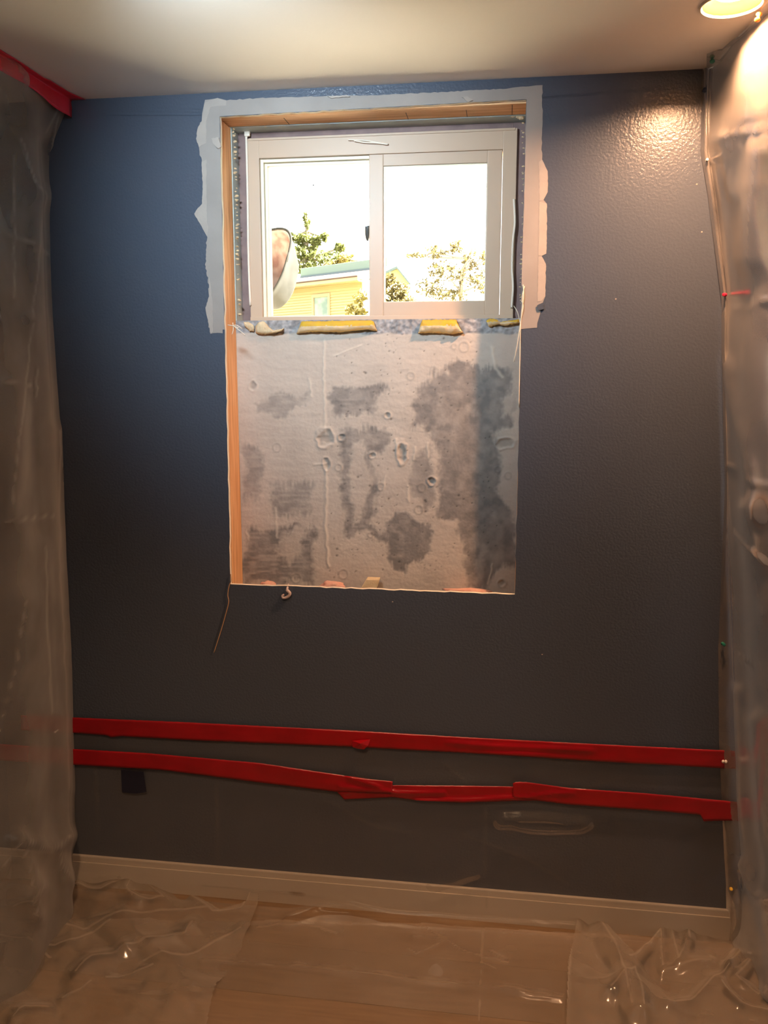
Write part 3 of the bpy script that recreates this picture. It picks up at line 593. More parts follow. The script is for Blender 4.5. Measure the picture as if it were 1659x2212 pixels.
# ------------------------------------------------------------------ plastic sheets
F_wall = film('wall_film', .07, (.66, .56, .46), .25, .6, .25, crease_milk=.08)
F_left = film('left_film', .2, (.7, .67, .62), .2, .7, .25, crease_milk=.12)
F_right = film('right_film', .66, (.62, .56, .51), .22, 1.4, .3, crease_milk=.15)
F_floor = film('floor_film', .19, (.72, .6, .48), .2, 1.4, .35, crease_milk=.12)
F_floor2 = film('loose_floor_film', .17, (.8, .7, .58), .13, 2.0, .35, crease_milk=.15)

def creased(name, P, N, creases, m, label, cat='plastic sheet', group=None, nf=0, famp=0, seed=0, extra=None, rough_amp=0.0, clear=0, wide=1.5, vs=1.5):
    """P (nu,nv,3) base sheet, N push direction; creases traced in the photograph: (polyline, height m, width px)"""
    u, v = pix(P.reshape(-1, 3)); u, v = u.reshape(P.shape[:2]), v.reshape(P.shape[:2]); H = np.zeros(u.shape); C = np.zeros(u.shape)
    for ln, h, w in creases:
        d = segd(u+2*vnoise(u, v, .04, seed), v+2*vnoise(u, v, .04, seed+1), ln); H += h*np.maximum(0, 1-d/w)**1.6 if w < 7 else h*np.exp(-(d/(wide*w))**2); C = np.maximum(C, np.exp(-(d/(2.2))**2))
    if nf: H += facets(u, v*vs, nf, seed+3, famp)+facets(u, v*vs, nf*.4, seed+4, famp*.1)
    if rough_amp: H += rough_amp*fbm(u, v, .008, 3, seed+8)
    if extra is not None: H = H + extra(u, v)
    if clear: C[:clear] -= 2.2
    o = grid_obj(name, P + H[..., None]*N, m, attrs={'crease': C}, label=label, cat=cat, group=group); return o

# sheet taped low on the back wall and running out over the floor
def wall_skirt():
    nu, nv = 330, 150; xs = np.linspace(-1.5, .86, nu); prof = []
    top = np.interp(np.linspace(-200, 1800, 50), [45, 760, 1592], [1556, 1590, 1634])
    P = np.zeros((nu, nv, 3)); N = np.zeros((nu, nv, 3))
    ztop = [onY(u, w)[[0, 2]] for u, w in ((45, 1555), (400, 1570), (760, 1588), (1000, 1602), (1300, 1620), (1592, 1634))]
    for i, x in enumerate(xs):
        zt = np.interp(x, [p[0] for p in ztop], [p[1] for p in ztop])
        for j in range(nv):
            t = j/(nv-1); s = t*(zt+.36)
            if s < zt-.045: z = zt-s; y = -.006-.016*min(1, s/zt)**1.3
            else:
                q = (s-(zt-.045)); a = min(q/.07, 1); z = .045*(1-a)**2+.0035; y = -.022-.03*a*a-max(0, q-.07)
            P[i, j] = (x, y, z); N[i, j] = (0, -1, 0) if z > .045 else (0, -.35, 1)
    cr = [([(1078, 1772), (1090, 1764), (1150, 1765), (1215, 1770), (1268, 1776), (1255, 1784), (1190, 1787), (1140, 1782), (1110, 1776), (1080, 1776)], .018, 7), ([(1000, 1800), (1090, 1835), (1150, 1860), (1230, 1910)], .004, 14), ([(1048, 1745), (1050, 1960)], .0025, 5), ([(467, 1690), (472, 1860)], .002, 5),
          ([(205, 1650), (212, 1800)], .002, 5), ([(1338, 1740), (1335, 1915)], .0025, 6), ([(935, 1910), (1025, 1885)], .012, 7), ([(1255, 1700), (1340, 1680)], .003, 10), ([(960, 1650), (1010, 1690)], .003, 8), ([(620, 1985), (690, 1965), (755, 1960), (830, 1980), (1000, 1992), (1240, 2005)], .013, 7), ([(1150, 2000), (1245, 2008)], .004, 4), ([(205, 1898), (262, 1892)], .004, 5),
          ([(715, 1730), (800, 1780), (900, 1800)], .003, 14), ([(440, 1910), (560, 1925), (700, 1940)], .003, 9)]
    return creased('plastic_sheet', P, N, cr, F_wall, 'clear plastic sheet taped low across the back wall, down over the baseboard', group='plastic sheeting', rough_amp=.0012, seed=20)
wall_skirt()

def floor_sheet(poly, n, creases, m, label, z0, nf, famp, seed, amp=.003):
    """sheet lying on the boards: outline traced on the floor; keeps faces inside the outline"""
    W = np.array([onZ(x, y, 0)[:2] for x, y in poly]); x0, x1, y0, y1 = W[:, 0].min(), W[:, 0].max(), W[:, 1].min(), W[:, 1].max()
    nu = n; nv = max(20, int(n*(y1-y0)/(x1-x0)*1.15)); X, Y = np.meshgrid(np.linspace(x0, x1, nu), np.linspace(y0, y1, nv), indexing='ij')
    P = np.stack([X, Y, np.full_like(X, z0)], -1); N = np.zeros_like(P); N[..., 2] = 1
    edge = -sdist(X, Y, [tuple(p) for p in W]); lift = np.clip(edge/.05, 0, 1)
    o = creased('plastic_sheet', P, N, creases, m, label, group='plastic sheeting', nf=nf, famp=famp, seed=seed, rough_amp=0, extra=lambda u, v: amp*(1+fbm(u, v, .01, 3, seed+40)))
    bm = bmesh.new(); bm.from_mesh(o.data); E2 = edge.reshape(-1); bm.verts.ensure_lookup_table()
    bmesh.ops.delete(bm, geom=[f for f in bm.faces if any(E2[v.index] < 0 for v in f.verts)], context='FACES'); bmesh.ops.delete(bm, geom=[v for v in bm.verts if not v.link_faces], context='VERTS'); bm.to_mesh(o.data); bm.free(); return o
floor_sheet([(-300, 2005), (300, 1990), (830, 1998), (1300, 2022), (1900, 2060), (1900, 2800), (-500, 2800)], 420,
            [([(440, 2080), (640, 2095), (830, 2115), (1100, 2145), (1215, 2163)], .007, 8), ([(560, 2012), (640, 2004), (690, 2008), (725, 2022)], .009, 12), ([(1088, 2145), (1150, 2160), (1215, 2168)], .006, 6), ([(880, 2052), (898, 2067), (965, 2036), (890, 2030)], .006, 7),
             ([(1040, 2090), (1055, 2098), (1070, 2105)], .009, 6), ([(1060, 2060), (1090, 2080)], .005, 5), ([(730, 1990), (755, 1965)], .005, 5), ([(1045, 2000), (1035, 2212)], .002, 5), ([(900, 2000), (1000, 2060), (1100, 2090)], .004, 12)],
            F_floor, 'wide clear plastic sheet lying smooth over the middle of the floor', .004, 190, .0035, 3, .0042)
floor_sheet([(-260, 1960), (30, 1900), (160, 1885), (250, 1905), (330, 1895), (400, 1915), (475, 1970), (530, 1960), (556, 1918), (560, 1960), (520, 2060), (470, 2140), (440, 2260), (-400, 2500)], 330,
            [([(165, 1920), (220, 1930), (293, 1903), (345, 1938), (352, 1947), (300, 1950), (285, 1945)], .014, 9), ([(293, 1903), (276, 1925), (286, 1952)], .01, 8), ([(400, 1915), (460, 1968), (520, 1966), (552, 1920)], .008, 10), ([(165, 2118), (200, 2085), (270, 2058)], .016, 12), ([(270, 2056), (350, 2036), (400, 2022), (415, 2004)], .013, 12),
             ([(-20, 2055), (20, 2047), (4, 2086)], .014, 9), ([(30, 2212), (55, 2195), (105, 2190)], .014, 10), ([(135, 2165), (200, 2135)], .009, 8), ([(30, 1960), (120, 1925), (165, 1920)], .009, 10), ([(75, 1975), (180, 2010), (300, 1975), (450, 1960)], .007, 12), ([(0, 2020), (120, 2050), (240, 2000)], .007, 14), ([(60, 2030), (110, 2080)], .006, 9), ([(300, 2080), (420, 2060), (520, 2010)], .006, 12), ([(230, 2120), (330, 2090)], .006, 9)],
            F_floor2, 'crumpled plastic sheet bunched on the floor at the lower left', .010, 120, .022, 5, .010)
floor_sheet([(1215, 2500), (1225, 2100), (1245, 2010), (1275, 1982), (1300, 2000), (1370, 2085), (1430, 2015), (1510, 1985), (1560, 1955), (1640, 1990), (1990, 2250), (2000, 2500)], 330,
            [([(1250, 1996), (1275, 1977), (1300, 2010), (1318, 2050), (1340, 2100), (1365, 2200)], .022, 14), ([(1318, 2160), (1350, 2140), (1372, 2115), (1382, 2150), (1390, 2205)], .02, 14), ([(1360, 2092), (1425, 2018), (1428, 2060), (1432, 2090)], .014, 10), ([(1436, 2006), (1475, 2003), (1487, 2020), (1490, 2042)], .015, 9),
             ([(1448, 2012), (1458, 2050), (1466, 2082), (1480, 2045)], .013, 8), ([(1500, 1995), (1516, 1975), (1525, 1998)], .013, 8), ([(1430, 2102), (1535, 2078)], .009, 8), ([(1445, 2185), (1490, 2175), (1575, 2100)], .016, 12), ([(1235, 2020), (1228, 2120), (1222, 2212)], .005, 6), ([(1575, 2090), (1600, 2060), (1630, 2068), (1590, 2120), (1640, 2150)], .02, 10), ([(1560, 2140), (1600, 2180), (1659, 2195)], .016, 10)],
            F_floor2, 'crumpled plastic sheet bunched on the floor at the lower right', .011, 110, .022, 9, .010)

# left curtain
LE = [(152, 216), (109, 329), (107, 427), (111, 537), (119, 695), (135, 926), (145, 1197), (156, 1445), (163, 1694), (165, 1800), (160, 1840), (166, 1925)]
def curtain_left():
    E = np.array([onY(*p)[[0, 2]] for p in LE]); nu, nv = 130, 260; P = np.zeros((nu, nv, 3)); N = np.zeros((nu, nv, 3)); X0 = E[0, 0]
    S = np.linspace(0, 1, nu)**1.6*1.9
    for j in range(nv):
        z = ZC-.002-(ZC-.006)*j/(nv-1); xe = np.interp(-z, -E[:, 1], E[:, 0])
        for i, s in enumerate(S):
            a = min(1, s/.22); a = a*a*(3-2*a); low = 1-z/ZC
            x = xe*(1-a)+(X0-.03*low)*a + (.016*math.sin(s*17+1.2*math.sin(z*1.7)+.5))*a*min(1, low*3+.05)
            P[i, j] = (x, -.006-s, z); N[i, j] = (1, 0, 0)
    cr = [([(-40, 490), (0, 500), (70, 525)], .006, 6), ([(75, 541), (107, 546)], .003, 4), ([(-40, 815), (0, 822), (80, 838)], .004, 5), ([(78, 800), (76, 855)], .004, 4), ([(-30, 1130), (60, 1120), (120, 1115)], .004, 5),
          ([(5, 108), (22, 145), (35, 165)], .014, 10), ([(20, 150), (45, 180)], .01, 9), ([(95, 285), (112, 250), (125, 225)], .008, 7), ([(108, 325), (115, 290), (118, 255)], .006, 5), ([(20, 330), (25, 450), (24, 640)], .01, 14), ([(35, 300), (70, 390), (92, 420)], .008, 12), ([(60, 700), (42, 900), (15, 1110)], .012, 12), ([(92, 425), (85, 540), (62, 690)], .006, 10), ([(95, 1180), (98, 1380), (110, 1540)], .008, 9), ([(130, 930), (126, 1200), (140, 1500), (148, 1700)], .005, 8),
          ([(-10, 1580), (30, 1420), (45, 1300)], .012, 16), ([(0, 1870), (30, 1810), (100, 1835), (150, 1806)], .014, 9), ([(118, 1835), (125, 1862), (160, 1905)], .012, 8), ([(30, 1812), (60, 1890), (52, 1930), (72, 1980)], .014, 9), ([(60, 1935), (85, 1915)], .012, 7)]
    return creased('plastic_curtain', P, N, cr, F_left, 'clear plastic sheet hanging from ceiling to floor on the left', 'plastic sheet', 'plastic sheeting', seed=31, nf=70, famp=.004, vs=.3, wide=2.2)
curtain_left()
# right curtain: a flap on the back wall, then a sheet coming forward
RE1 = [(1515, 149), (1515, 200), (1513, 330), (1528, 420), (1543, 540), (1557, 650), (1557, 800), (1564, 1050), (1556, 1300), (1551, 1400), (1552, 1600), (1558, 1720), (1568, 1925), (1568, 1990)]
RE2 = [(1532, 150), (1530, 200), (1528, 330), (1543, 430), (1568, 640), (1566, 800), (1569, 1060), (1578, 1300), (1582, 1400), (1591, 1650), (1594, 1760), (1602, 1935), (1604, 1990)]
def curtain_right():
    A = np.array([onY(*p)[[0, 2]] for p in RE1]); B = np.array([onY(*p)[[0, 2]] for p in RE2]); nv = 260; nf, ns = 14, 130
    a, b = onZ(1532, 150, ZC), onZ(1655, 28, ZC); kx = (b[0]-a[0])/(a[1]-b[1])
    P = np.zeros((nf+ns, nv, 3)); N = np.zeros_like(P); S = np.linspace(0, 1, ns+1)[1:]**1.5*1.9
    for j in range(nv):
        z = ZC-.002-(ZC-.006)*j/(nv-1); xa = np.interp(-z, -A[:, 1], A[:, 0]); xb = max(xa+.004, np.interp(-z, -B[:, 1], B[:, 0])); low = 1-z/ZC
        for i in range(nf):
            t = i/(nf-1); P[i, j] = (xa+(xb-xa)*t, -.004-.010*math.sin(t*math.pi)-.008*t, z); N[i, j] = (0, -1, 0)
        for i, s in enumerate(S):
            w = min(1, s/.2)
            x = xb+kx*min(s, .9)+(.02*math.sin(s*14+1.3*math.sin(z*1.3)+1))*w*min(1, low*4)
            P[nf+i, j] = (x, -.012-s, z); N[nf+i, j] = (-1, 0, 0)
    cr = [([(1572, 297), (1620, 285), (1700, 268)], .006, 6), ([(1572, 297), (1570, 330), (1585, 420)], .006, 8), ([(1585, 672), (1620, 660), (1700, 640)], .006, 6), ([(1618, 1033), (1640, 1042), (1700, 1052)], .006, 6), ([(1590, 1155), (1625, 1180), (1660, 1222)], .009, 6), ([(1568, 1005), (1622, 1018)], .004, 6), ([(1572, 790), (1590, 880), (1622, 1010), (1640, 1120)], .008, 10), ([(1530, 350), (1560, 335), (1580, 320)], .005, 6),
          ([(1596, 1420), (1628, 1437)], .006, 5), ([(1625, 1100), (1640, 1250), (1659, 1330)], .012, 14), ([(1600, 1500), (1606, 1700), (1625, 1900), (1659, 2000)], .012, 10), ([(1640, 1560), (1659, 1800)], .014, 14), ([(1610, 1870), (1640, 1930), (1659, 1945)], .014, 8), ([(1602, 2040), (1630, 2060), (1600, 2110), (1640, 2140)], .016, 9), ([(1640, 120), (1600, 230), (1570, 300)], .012, 18), ([(1645, 330), (1630, 450), (1620, 560)], .01, 16), ([(1600, 1950), (1620, 2060), (1659, 2150)], .016, 12)]
    return creased('plastic_curtain', P, N, cr, F_right, 'milky plastic sheet hanging from ceiling to floor on the right, lit by the lamp', 'plastic sheet', 'plastic sheeting', seed=51, nf=75, famp=.006, vs=.4, clear=nf, wide=1.8)
curtain_right()
# turned-over hem pinned on the ceiling at the right
def hem():
    E = [onZ(x, y, ZC-.004) for x, y in ((1527, 112), (1560, 105), (1600, 70), (1640, 24), (1680, -20))]; G = [onZ(x, y, ZC-.004) for x, y in ((1526, 150), (1575, 128), (1612, 88), (1655, 40), (1690, 0))]
    nu, nv = 60, 14; P = np.zeros((nu, nv, 3)); N = np.zeros_like(P); N[..., 2] = -1
    for i in range(nu):
        t = i/(nu-1)*4; k = min(3, int(t)); f = t-k; a = E[k]*(1-f)+E[k+1]*f; b = G[k]*(1-f)+G[k+1]*f
        for j in range(nv): P[i, j] = a+(b-a)*j/(nv-1)
    return creased('plastic_sheet', P, N, [([(1530, 120), (1560, 128), (1575, 118)], .006, 8), ([(1600, 80), (1640, 40)], .004, 8)], F_left, 'turned-over plastic hem pinned to the ceiling in the right corner', group='plastic sheeting', seed=61, rough_amp=.001)
hem()
# red tape along the left curtain top: half on the ceiling, half on the sheet
def ceiling_tape():
    X0 = onY(152, 216)[0]; n, k = 70, 12; P = np.zeros((n, k, 3))
    for i in range(n):
        s = .0+1.3*i/(n-1); up = .022+.006*(s < .16)*1+.003*noise.noise(Vector((s*9, 1, 0)))+(.014*max(0, 1-s/.05)); dn = .034+.014*noise.noise(Vector((s*6, 5, 0)))+.01*max(0, 1-s/.15)
        for j in range(k):
            t = j/(k-1)*2-1
            if t < 0: P[i, j] = (X0+.004+up*(-t), -.006-s-.002*t, ZC-.0025-.002*abs(noise.noise(Vector((s*20, t*3, 2)))))
            else: P[i, j] = (X0+.006+.003*abs(noise.noise(Vector((s*25, t*3, 0)))), -.008-s, ZC-.003-dn*t)
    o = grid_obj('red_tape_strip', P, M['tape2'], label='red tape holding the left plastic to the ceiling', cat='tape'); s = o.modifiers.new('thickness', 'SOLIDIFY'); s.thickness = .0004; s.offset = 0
ceiling_tape()

# ------------------------------------------------------------------ push pins
def pin_proto(): 
    V, F = lathe([(0, 0), (.0045, 0), (.0048, .001), (.0030, .0022), (.0024, .0035), (.0024, .0075), (.0034, .009), (.0044, .0102), (.0044, .0118), (.0038, .0124), (0, .0124)], 14)
    head = bpy.data.meshes.new('grip'); head.from_pydata(V, [], F); head.polygons.foreach_set('use_smooth', [True]*len(head.polygons))
    V, F = lathe([(.0006, .0005), (.0006, -.006), (.0001, -.009)], 6); ndl = bpy.data.meshes.new('needle'); ndl.from_pydata(V, [], F); ndl.materials.append(M['metal']); return head, ndl
HEAD, NDL = pin_proto()
PC = {c: mat('pin_%s' % c, v, .3) for c, v in dict(blue=(.01, .11, .28), darkblue=(.01, .03, .08), green=(.01, .16, .11), red=(.5, .02, .06), maroon=(.3, .01, .05), white=(.8, .75, .7), yellow=(.75, .45, .04), orange=(.8, .35, .05)).items()}
def pin(col, loc, nrm, label, sc=1.0):
    t = empty('push_pin', loc, label=label, cat='push pin', group='push pins in the plastic'); t.scale = (sc,)*3
    t.rotation_euler = Vector(nrm).to_track_quat('Z', 'Y').to_euler()
    me = HEAD.copy(); me.materials.append(PC[col])
    for nm, d in (('grip', me), ('needle', NDL)):
        o = bpy.data.objects.new(nm, d); COL.objects.link(o); o.parent = t
def W(px, py, d=.007): return onY(px, py, -d)
pin('blue', W(98, 420, .012), (.25, -1, .1), 'blue push pin high on the edge of the left plastic')
pin('maroon', W(113, 945, .012), (.3, -1, 0), 'dark red push pin halfway down the left plastic')
pin('white', W(125, 1577, .014), (-.7, -1, -.5), 'white push pin on the upper red tape at the left plastic')
pin('white', W(150, 1806, .014), (.6, -1, .4), 'white push pin at the lower end of the left plastic')
pin('green', onZ(1538, 122, ZC-.006), (0, -.5, -1), 'green push pin in the ceiling at the right corner', 1.3)
pin('darkblue', W(1521, 197, .012), (-.1, -1, .1), 'dark blue push pin near the top of the right plastic')
pin('white', W(1527, 346, .022), (-.1, -1, 0), 'small pale push pin under the blue one on the right plastic', .7)
pin('red', W(1567, 637, .024), (-.6, -1, 0), 'pink red push pin on the right plastic level with the window sill')
pin('green', W(1561, 1390, .016), (.1, -1, 0), 'green push pin low on the right plastic flap')
pin('white', W(1562, 1645, .018), (.5, -1, .5), 'white push pin on the upper red tape at the right plastic')
pin('yellow', W(1579, 1920, .018), (-.2, -1, .5), 'yellow push pin at the foot of the right plastic')
pin('orange', onZ(1640, 30, ZC-.008), (-.3, -.4, -1), 'pale orange push pin in the ceiling beside the recessed lamp', 1.3)
q = onX(6, 104, onY(152, 216)[0]+.012); pin('orange', q, (.8, -.5, -.4), 'orange push pin in the red ceiling tape at the left', 1.3)

# ------------------------------------------------------------------ outdoors
ZG = 1.30
grass = mat('dry_lawn', (.1, .1, .05), .95, (.14, .13, .06), .6, bump=.2, bscale=8)
box_obj('bounce_slab', (-7, .37, ZG), (7, 11, ZG+.03), mat('bounce_slab_pale', (.8, .7, .53), .9, (.74, .64, .48), 2), kind='structure')  # unseen pale slab, added to bounce sun up to the ceiling
box_obj('ground', (-60, .36, ZG-.3), (60, 90, ZG), grass, kind='structure')
siding = mat('yellow_siding', (.42, .33, .18), .6); sidetrim = mat('house_trim', (.36, .26, .16), .6)
shing = mat('pink_brown_shingles', (.062, .034, .03), .9, (.082, .047, .041), 3, (1, 6, 6))
ridgem = mat('pale_green_ridge_metal', (.17, .24, .2), .6); slate = mat('blue_grey_flashing', (.1, .14, .16), .6)
hglass = mat('house_window_glass', (.12, .17, .17), .5, (.25, .3, .29), 2.5, lo=.4, hi=.6)
def house():
    D0, D1 = 26.5, 23.5
    p0, p1 = onY(585, 624, D0), onY(826, 614, D1); ax = Vector(p1-p0); ax.z = 0; L = ax.length; ax.normalize(); bk = Vector((-ax.y, ax.x, 0)); ang = math.atan2(ax.y, ax.x)
    h = empty('house', (p0[0], p0[1], ZG), label='yellow sided house with a pink shingle roof beyond the left pane', cat='house'); h.rotation_euler.z = ang
    ze = p0[2]-ZG; W_ = [( -1.5, 4.0 )]
    def part(name, lo, hi, m, bev=0, parent=None):
        o = box_obj(name, lo, hi, m, None, bev); o.parent = parent or h; return o
    part('wall', (-3, .06, 0), (L-.9, 6, ze), siding)
    wx0 = (onY(679, 660, 25.4)[0]-p0[0])/ax.x; wx1 = (onY(712, 660, 25.2)[0]-p0[0])/ax.x; wz = onY(695, 643, 25.3)[2]-ZG; wz0 = onY(695, 700, 25.3)[2]-ZG
    n = 26; hgt = .085
    for i in range(n):                         # clapboards, each tilted out at its foot
        z1 = ze-.12-i*hgt; 
        for (u0, u1) in ((-3, wx0-.1), (wx1+.1, L-.9)) if z1-hgt < wz+.1 and z1 > wz0-.1 else ((-3, L-.9),):
            V = [(u0, .055, z1), (u1, .055, z1), (u1, .02, z1-hgt), (u0, .02, z1-hgt), (u0, .06, z1-hgt), (u1, .06, z1-hgt)]
            o = pd_obj('siding_board', V, [(0, 3, 2, 1), (3, 4, 5, 2)], siding); o.parent = h
    fr = bmesh.new(); rectframe(fr, wx0-.1, wx1+.1, wz0-.1, wz+.1, .1, .1, .1, .1, .0, .07, .005); o = bm_obj('window_frame', fr, sidetrim); o.parent = h
    part('pane', (wx0, .04, wz0), (wx1, .06, wz), hglass, 0, o)
    part('fascia', (-3.2, -.35, ze-.08), (L-.7, -.28, ze+.08), sidetrim, .01); part('soffit', (-3.2, -.3, ze-.1), (L-.7, .06, ze-.07), sidetrim)
    zr = (onY(640, 592, 30.5)[2]-ZG); d = 4.2
    pd = [(-3.2, -.36, ze+.06), (L-.7, -.36, ze+.06), (L-3.7, d, zr), (-3.2, d, zr), (-3.2, -.36, ze+.02), (L-.7, -.36, ze+.02), (L-3.7, d, zr-.08), (-3.2, d, zr-.08)]
    o = pd_obj('roof', pd, [(0, 1, 2, 3), (7, 6, 5, 4), (0, 4, 5, 1), (1, 5, 6, 2), (2, 6, 7, 3), (3, 7, 4, 0)], shing); o.parent = h
    part('ridge_flashing', (-3.2, d-.05, zr-.05), (L-3.7, d+.05, zr+.06), slate); part('ridge_cap', (-3.2, d-.03, zr+.06), (L-3.7, d+.25, zr+.36), ridgem, .02)
    return h
house()
def gable():
    p = onY(858, 576, 44); h = empty('house', (p[0], 44, ZG), label='gabled tan house behind the yellow bush in the right pane', cat='house')
    zt = p[2]-ZG; w = 1.6; hh = 1.6; V = []
    for y in (0, 5): V += [(-2.6, y, 0), (w, y, 0), (w, y, zt-hh*1.15), (0, y, zt-.1), (-2.6, y, zt-1.1)]
    o = pd_obj('wall', V, [(0, 1, 2, 3, 4), (9, 8, 7, 6, 5), (1, 6, 7, 2), (4, 9, 5, 0)], mat('tan_wall', (.5, .34, .2), .7)); o.parent = h
    for (x, z) in ((w+.1, zt-hh*1.3), (-2.7, zt-1.15)):
        V = [(0, -.2, zt), (x, -.2, z), (x, 5, z), (0, 5, zt), (0, -.2, zt-.12), (x, -.2, z-.12), (x, 5, z-.12), (0, 5, zt-.12)]
        o = pd_obj('roof', V, [(0, 1, 2, 3), (7, 6, 5, 4), (0, 4, 5, 1), (1, 5, 6, 2), (2, 6, 7, 3), (3, 7, 4, 0)], slate); o.parent = h
gable()
def tree(name, label, base, trunk, blobs, nleaf, ls, mleaf, mbark, limbs, cat='tree', seed=1, weep=0):
    """trunk and limbs as tubes (world points), leaves as many small folded quads inside the blobs (centre, radii)"""
    rs = np.random.RandomState(seed); t = empty(name, base, label=label, cat=cat)
    V, F = [], []
    def add(path, r, r2):
        v, f = tube(smooth_path(path, 4), r, 6, r2); k = len(V); V.extend(v); F.extend([tuple(i+k for i in g) for g in f])
    add(trunk, limbs[0], limbs[0]*.4)
    tw = []
    for (c, rad) in blobs:
        c = np.array(c); T = np.array(trunk); st = T[np.argmin(abs(T[:, 2]-(c[2]-rad[2]*1.2)))]
        add([st, (st+c)/2+np.array([0, 0, -.1*rad[2]]), c], limbs[0]*.45, limbs[0]*.15)
        for _ in range(limbs[1]):
            d = rs.normal(0, 1, 3); d /= np.linalg.norm(d); e = c+d*np.array(rad)*.95; add([c, (c+e)/2+rs.normal(0, .06, 3), e], limbs[0]*.14, limbs[0]*.05); tw.append((c, e))
    o = pd_obj('trunk', V, F, mbark, t, True)
    V, F = [], []; vol = np.array([np.prod(r)**.67 for _, r in blobs]); vol /= vol.sum()
    for _ in range(nleaf):
        b = rs.choice(len(blobs), p=vol); c, rad = blobs[b]
        if tw and rs.rand() < .65:
            c0, e = tw[rs.randint(len(tw))]; p = c0+(e-c0)*rs.uniform(.25, 1.05)+rs.normal(0, .05, 3)*np.mean(rad)
        else:
            d = rs.normal(0, 1, 3); d /= np.linalg.norm(d); p = np.array(c)+d*np.array(rad)*rs.uniform(.2, 1)**.5
        s = ls*rs.uniform(.6, 1.4); a = rs.normal(0, 1, 3); a /= np.linalg.norm(a); bb = np.cross(a, rs.normal(0, 1, 3)); bb /= np.linalg.norm(bb); k = len(V)
        V += [p-a*s, p+bb*s*.45, p+a*s, p-bb*s*.45]; F += [(k, k+1, k+2), (k, k+2, k+3)]
    pd_obj('foliage', V, F, mleaf, t, kind='stuff')
bark = mat('bark', (.2, .17, .13), .9)
lg = mat('light_green_leaves', (.12, .14, .04), .8, (.18, .19, .06), 3, trans=.4); ly = mat('yellow_leaves', (.17, .135, .03), .8, (.2, .16, .045), 3, trans=.4); lo_ = mat('olive_gold_leaves', (.105, .085, .03), .8, (.14, .11, .042), 3, trans=.4)
def B(px, py, y, rx, rz, ry=None):            # blob from its place and size in the picture at distance y
    s = (y+2.26)/FPX*1.0; return (onY(px, py, y), (rx*s, (ry or rx)*s, rz*s))
Y1 = 36
tr = [onY(655, 760, Y1), onY(658, 650, Y1), onY(661, 560, Y1), onY(663, 500, Y1), onY(663, 455, Y1)]
tr[0][2] = ZG
tree('tall_tree', 'tall light green pointed tree behind the pink roof in the left pane', (tr[0][0], Y1, ZG), tr,
     [B(663, 480, Y1, 6, 24), B(655, 515, Y1, 22, 14), B(680, 520, Y1, 14, 13), B(625, 515, Y1, 22, 12), B(640, 545, Y1, 34, 18), B(675, 550, Y1, 26, 20), B(700, 512, Y1, 12, 8), B(715, 560, Y1, 32, 18), B(620, 575, Y1, 26, 16), B(665, 580, Y1, 32, 14), B(735, 535, Y1, 12, 10)], 7000, .085, lg, bark, (.16, 9), seed=3)
Y2 = 33
tr = [onY(752, 760, Y2), onY(750, 660, Y2), onY(748, 590, Y2), onY(748, 560, Y2)]; tr[0][2] = ZG
tree('round_tree', 'yellow leaved tree right of the tall green one, above the ridge', (tr[0][0], Y2, ZG), tr, [B(748, 562, Y2, 18, 16), B(720, 575, Y2, 22, 12), B(770, 575, Y2, 18, 10)], 1500, .085, ly, bark, (.12, 9), seed=4)
Y3 = 17
tr = [onY(780, 780, Y3), onY(782, 700, Y3), onY(784, 650, Y3)]; tr[0][2] = ZG
tree('leafy_bush', 'yellow bush in front of the house siding beside the sash stile', (tr[0][0], Y3, ZG), tr, [B(780, 645, Y3, 16, 18), B(765, 672, Y3, 22, 14), B(792, 680, Y3, 16, 16)], 420, .05, ly, bark, (.03, 9), 'bush', seed=5)
tr = [onY(845, 780, Y3), onY(848, 700, Y3), onY(850, 640, Y3)]; tr[0][2] = ZG
tree('leafy_bush', 'dense golden bush at the lower left of the right pane', (tr[0][0], Y3, ZG), tr, [B(842, 615, Y3, 18, 26), B(865, 630, Y3, 22, 22), B(850, 660, Y3, 34, 18), B(885, 655, Y3, 18, 14)], 2600, .05, lo_, bark, (.04, 9), 'bush', seed=6)
Y4 = 15
tr = [onY(992, 800, Y4), onY(994, 700, Y4), onY(996, 630, Y4), onY(998, 588, Y4), onY(1012, 560, Y4), onY(1022, 535, Y4)]; tr[0][2] = ZG
tree('sparse_tree', 'sparse branching tree with few leaves filling the right pane', (tr[0][0], Y4, ZG), tr,
     [B(940, 545, Y4, 28, 14), B(900, 552, Y4, 22, 6), B(960, 585, Y4, 36, 22), B(1020, 560, Y4, 26, 24), B(1000, 600, Y4, 36, 22), B(930, 620, Y4, 36, 20), B(1040, 610, Y4, 26, 30), B(970, 640, Y4, 44, 16), B(985, 535, Y4, 18, 16), B(1050, 560, Y4, 18, 18)], 2800, .034, lo_, bark, (.05, 10), seed=7)
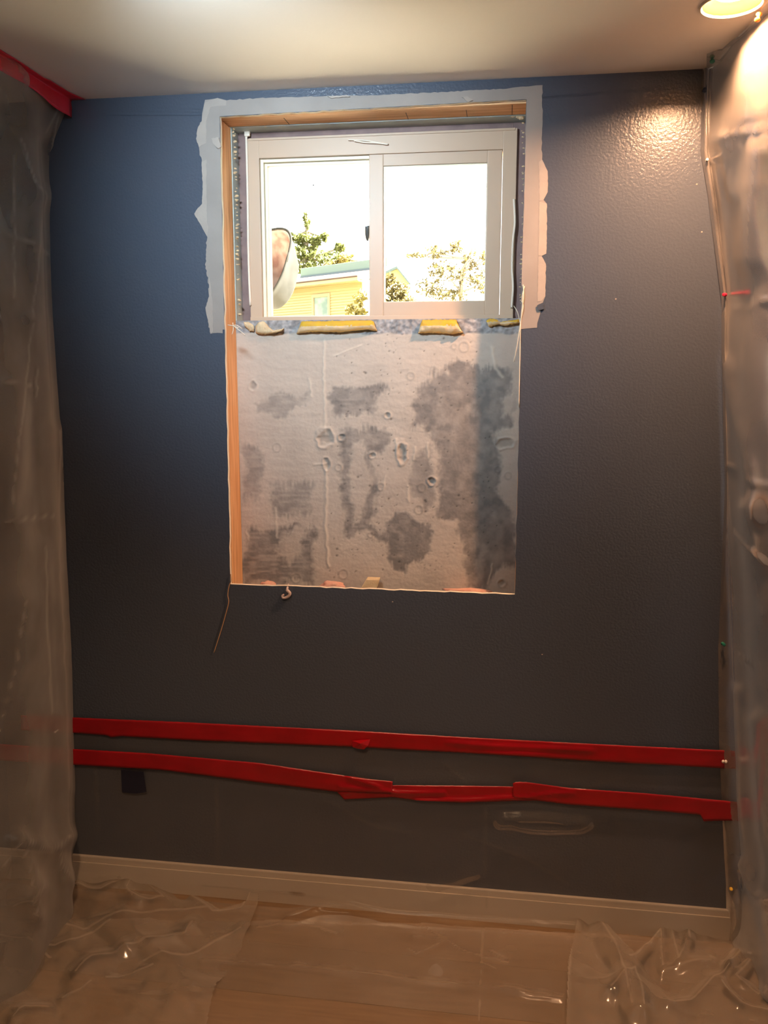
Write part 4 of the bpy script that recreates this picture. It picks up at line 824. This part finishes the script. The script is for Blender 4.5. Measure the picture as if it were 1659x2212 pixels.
# tipped wheelbarrow tray, close outside the left pane
def barrow():
    YB = 2.9; c = onY(572, 575, YB); t = empty('wheelbarrow', (c[0], YB, ZG), label='rust stained wheelbarrow tipped on end outside the left edge of the window', cat='wheelbarrow')
    k = (YB+2.26)/FPX; n = 40
    nrm = Vector((-.42, -.75, .32)).normalized(); up = (Vector((.0, .1, 1)) - nrm*Vector((.0, .1, 1)).dot(nrm)).normalized(); sd = up.cross(nrm).normalized()
    C = Vector(c); hw, hl = 60*k, 80*k
    def loop(cc, a, b, e): 
        return [cc + sd*(a*math.copysign(abs(math.cos(w))**e, math.cos(w))*(1+.25*math.sin(w))) + up*(b*math.copysign(abs(math.sin(w))**e, math.sin(w))) for w in np.linspace(0, 2*math.pi, n, endpoint=False)]
    L = [loop(C+nrm*.004, hw+.012, hl+.012, .75), loop(C, hw, hl, .75), loop(C-nrm*.05, hw*.95, hl*.94, .75), loop(C-nrm*.16-up*.04, hw*.72, hl*.74, .75), loop(C-nrm*.2-up*.05, hw*.5, hl*.5, .8)]
    V = [p for l in L for p in l]+[C-nrm*.205-up*.05]; F = []
    for i in range(len(L)-1):
        for j in range(n): F.append((i*n+j, i*n+(j+1) % n, (i+1)*n+(j+1) % n, (i+1)*n+j))
    for j in range(n): F.append(((len(L)-1)*n+j, (len(L)-1)*n+(j+1) % n, len(V)-1))
    o = pd_obj('tray', V, F, [M['rust'], M['steel']], t, True, label='rust stained inside of the tray'); s = o.modifiers.new('shell', 'SOLIDIFY'); s.thickness = .003; s.offset = 0; s.material_offset = 1
    tube_obj('rim', L[0]+[L[0][0], L[0][1]], .008, M['steel'], t)
    wc = Vector((C.x-.32, C.y+.22, ZG+.17)); bm = bmesh.new(); bmesh.ops.create_cone(bm, cap_ends=True, segments=24, radius1=.17, radius2=.17, depth=.08)
    for v in bm.verts: v.co = wc+Vector((v.co.z, v.co.x, v.co.y))
    bmesh.ops.bevel(bm, geom=[e for e in bm.edges if e.calc_face_angle(0) > 1], offset=.03, segments=3, affect='EDGES'); bm_obj('wheel', bm, M['black'], t)
    for sgn in (-1, 1): tube_obj('frame_bar', [C-nrm*.21+Vector((-.14+sgn*.05, 0, 0))-up*.3*hl, wc+Vector((sgn*.06, 0, 0))], .014, M['steel'], t)
barrow()
# specks: chips in the wall paint, dirt on the glass
def chip(px, py, r, m, y, name, parent):
    c = onY(px, py, y); bm = bmesh.new(); bmesh.ops.create_icosphere(bm, subdivisions=1, radius=r)
    for v in bm.verts: v.co = Vector((c[0]+v.co.x*1.3, c[1]+v.co.y*.3, c[2]+v.co.z))
    bm_obj(name, bm, m, parent)
for px, py in ((1505, 398), (1516, 501), (848, 1300), (1171, 1414), (1330, 646), (1498, 322)): chip(px, py, .0018, M['paper2'], -.0004, 'paint_chip', WB)
for px, py, r in ((646, 390, .0014), (677, 400, .002), (780, 436, .0017), (781, 468, .0014), (750, 463, .0012)): chip(px, py, r, M['black'], WY+.0335, 'dirt_speck', W1)
# blue tarp peak beside the sash
a, b, c_, d = onY(783, 700, 12), onY(797, 655, 12), onY(812, 655, 12.6), onY(830, 700, 12.2)
V = [a, b, c_, d]; V = [np.array(p) for p in V]; V[0][2] = V[3][2] = ZG; V += [p+np.array([0, 1.2, 0]) for p in V]
pd_obj('blue_tarp', V, [(3, 2, 1, 0), (4, 5, 6, 7), (0, 1, 5, 4), (1, 2, 6, 5), (2, 3, 7, 6)], mat('blue_tarp', (.16, .27, .42), .6), None, label='pale blue tarp peak outside, half hidden by the sash stile', cat='tarp')
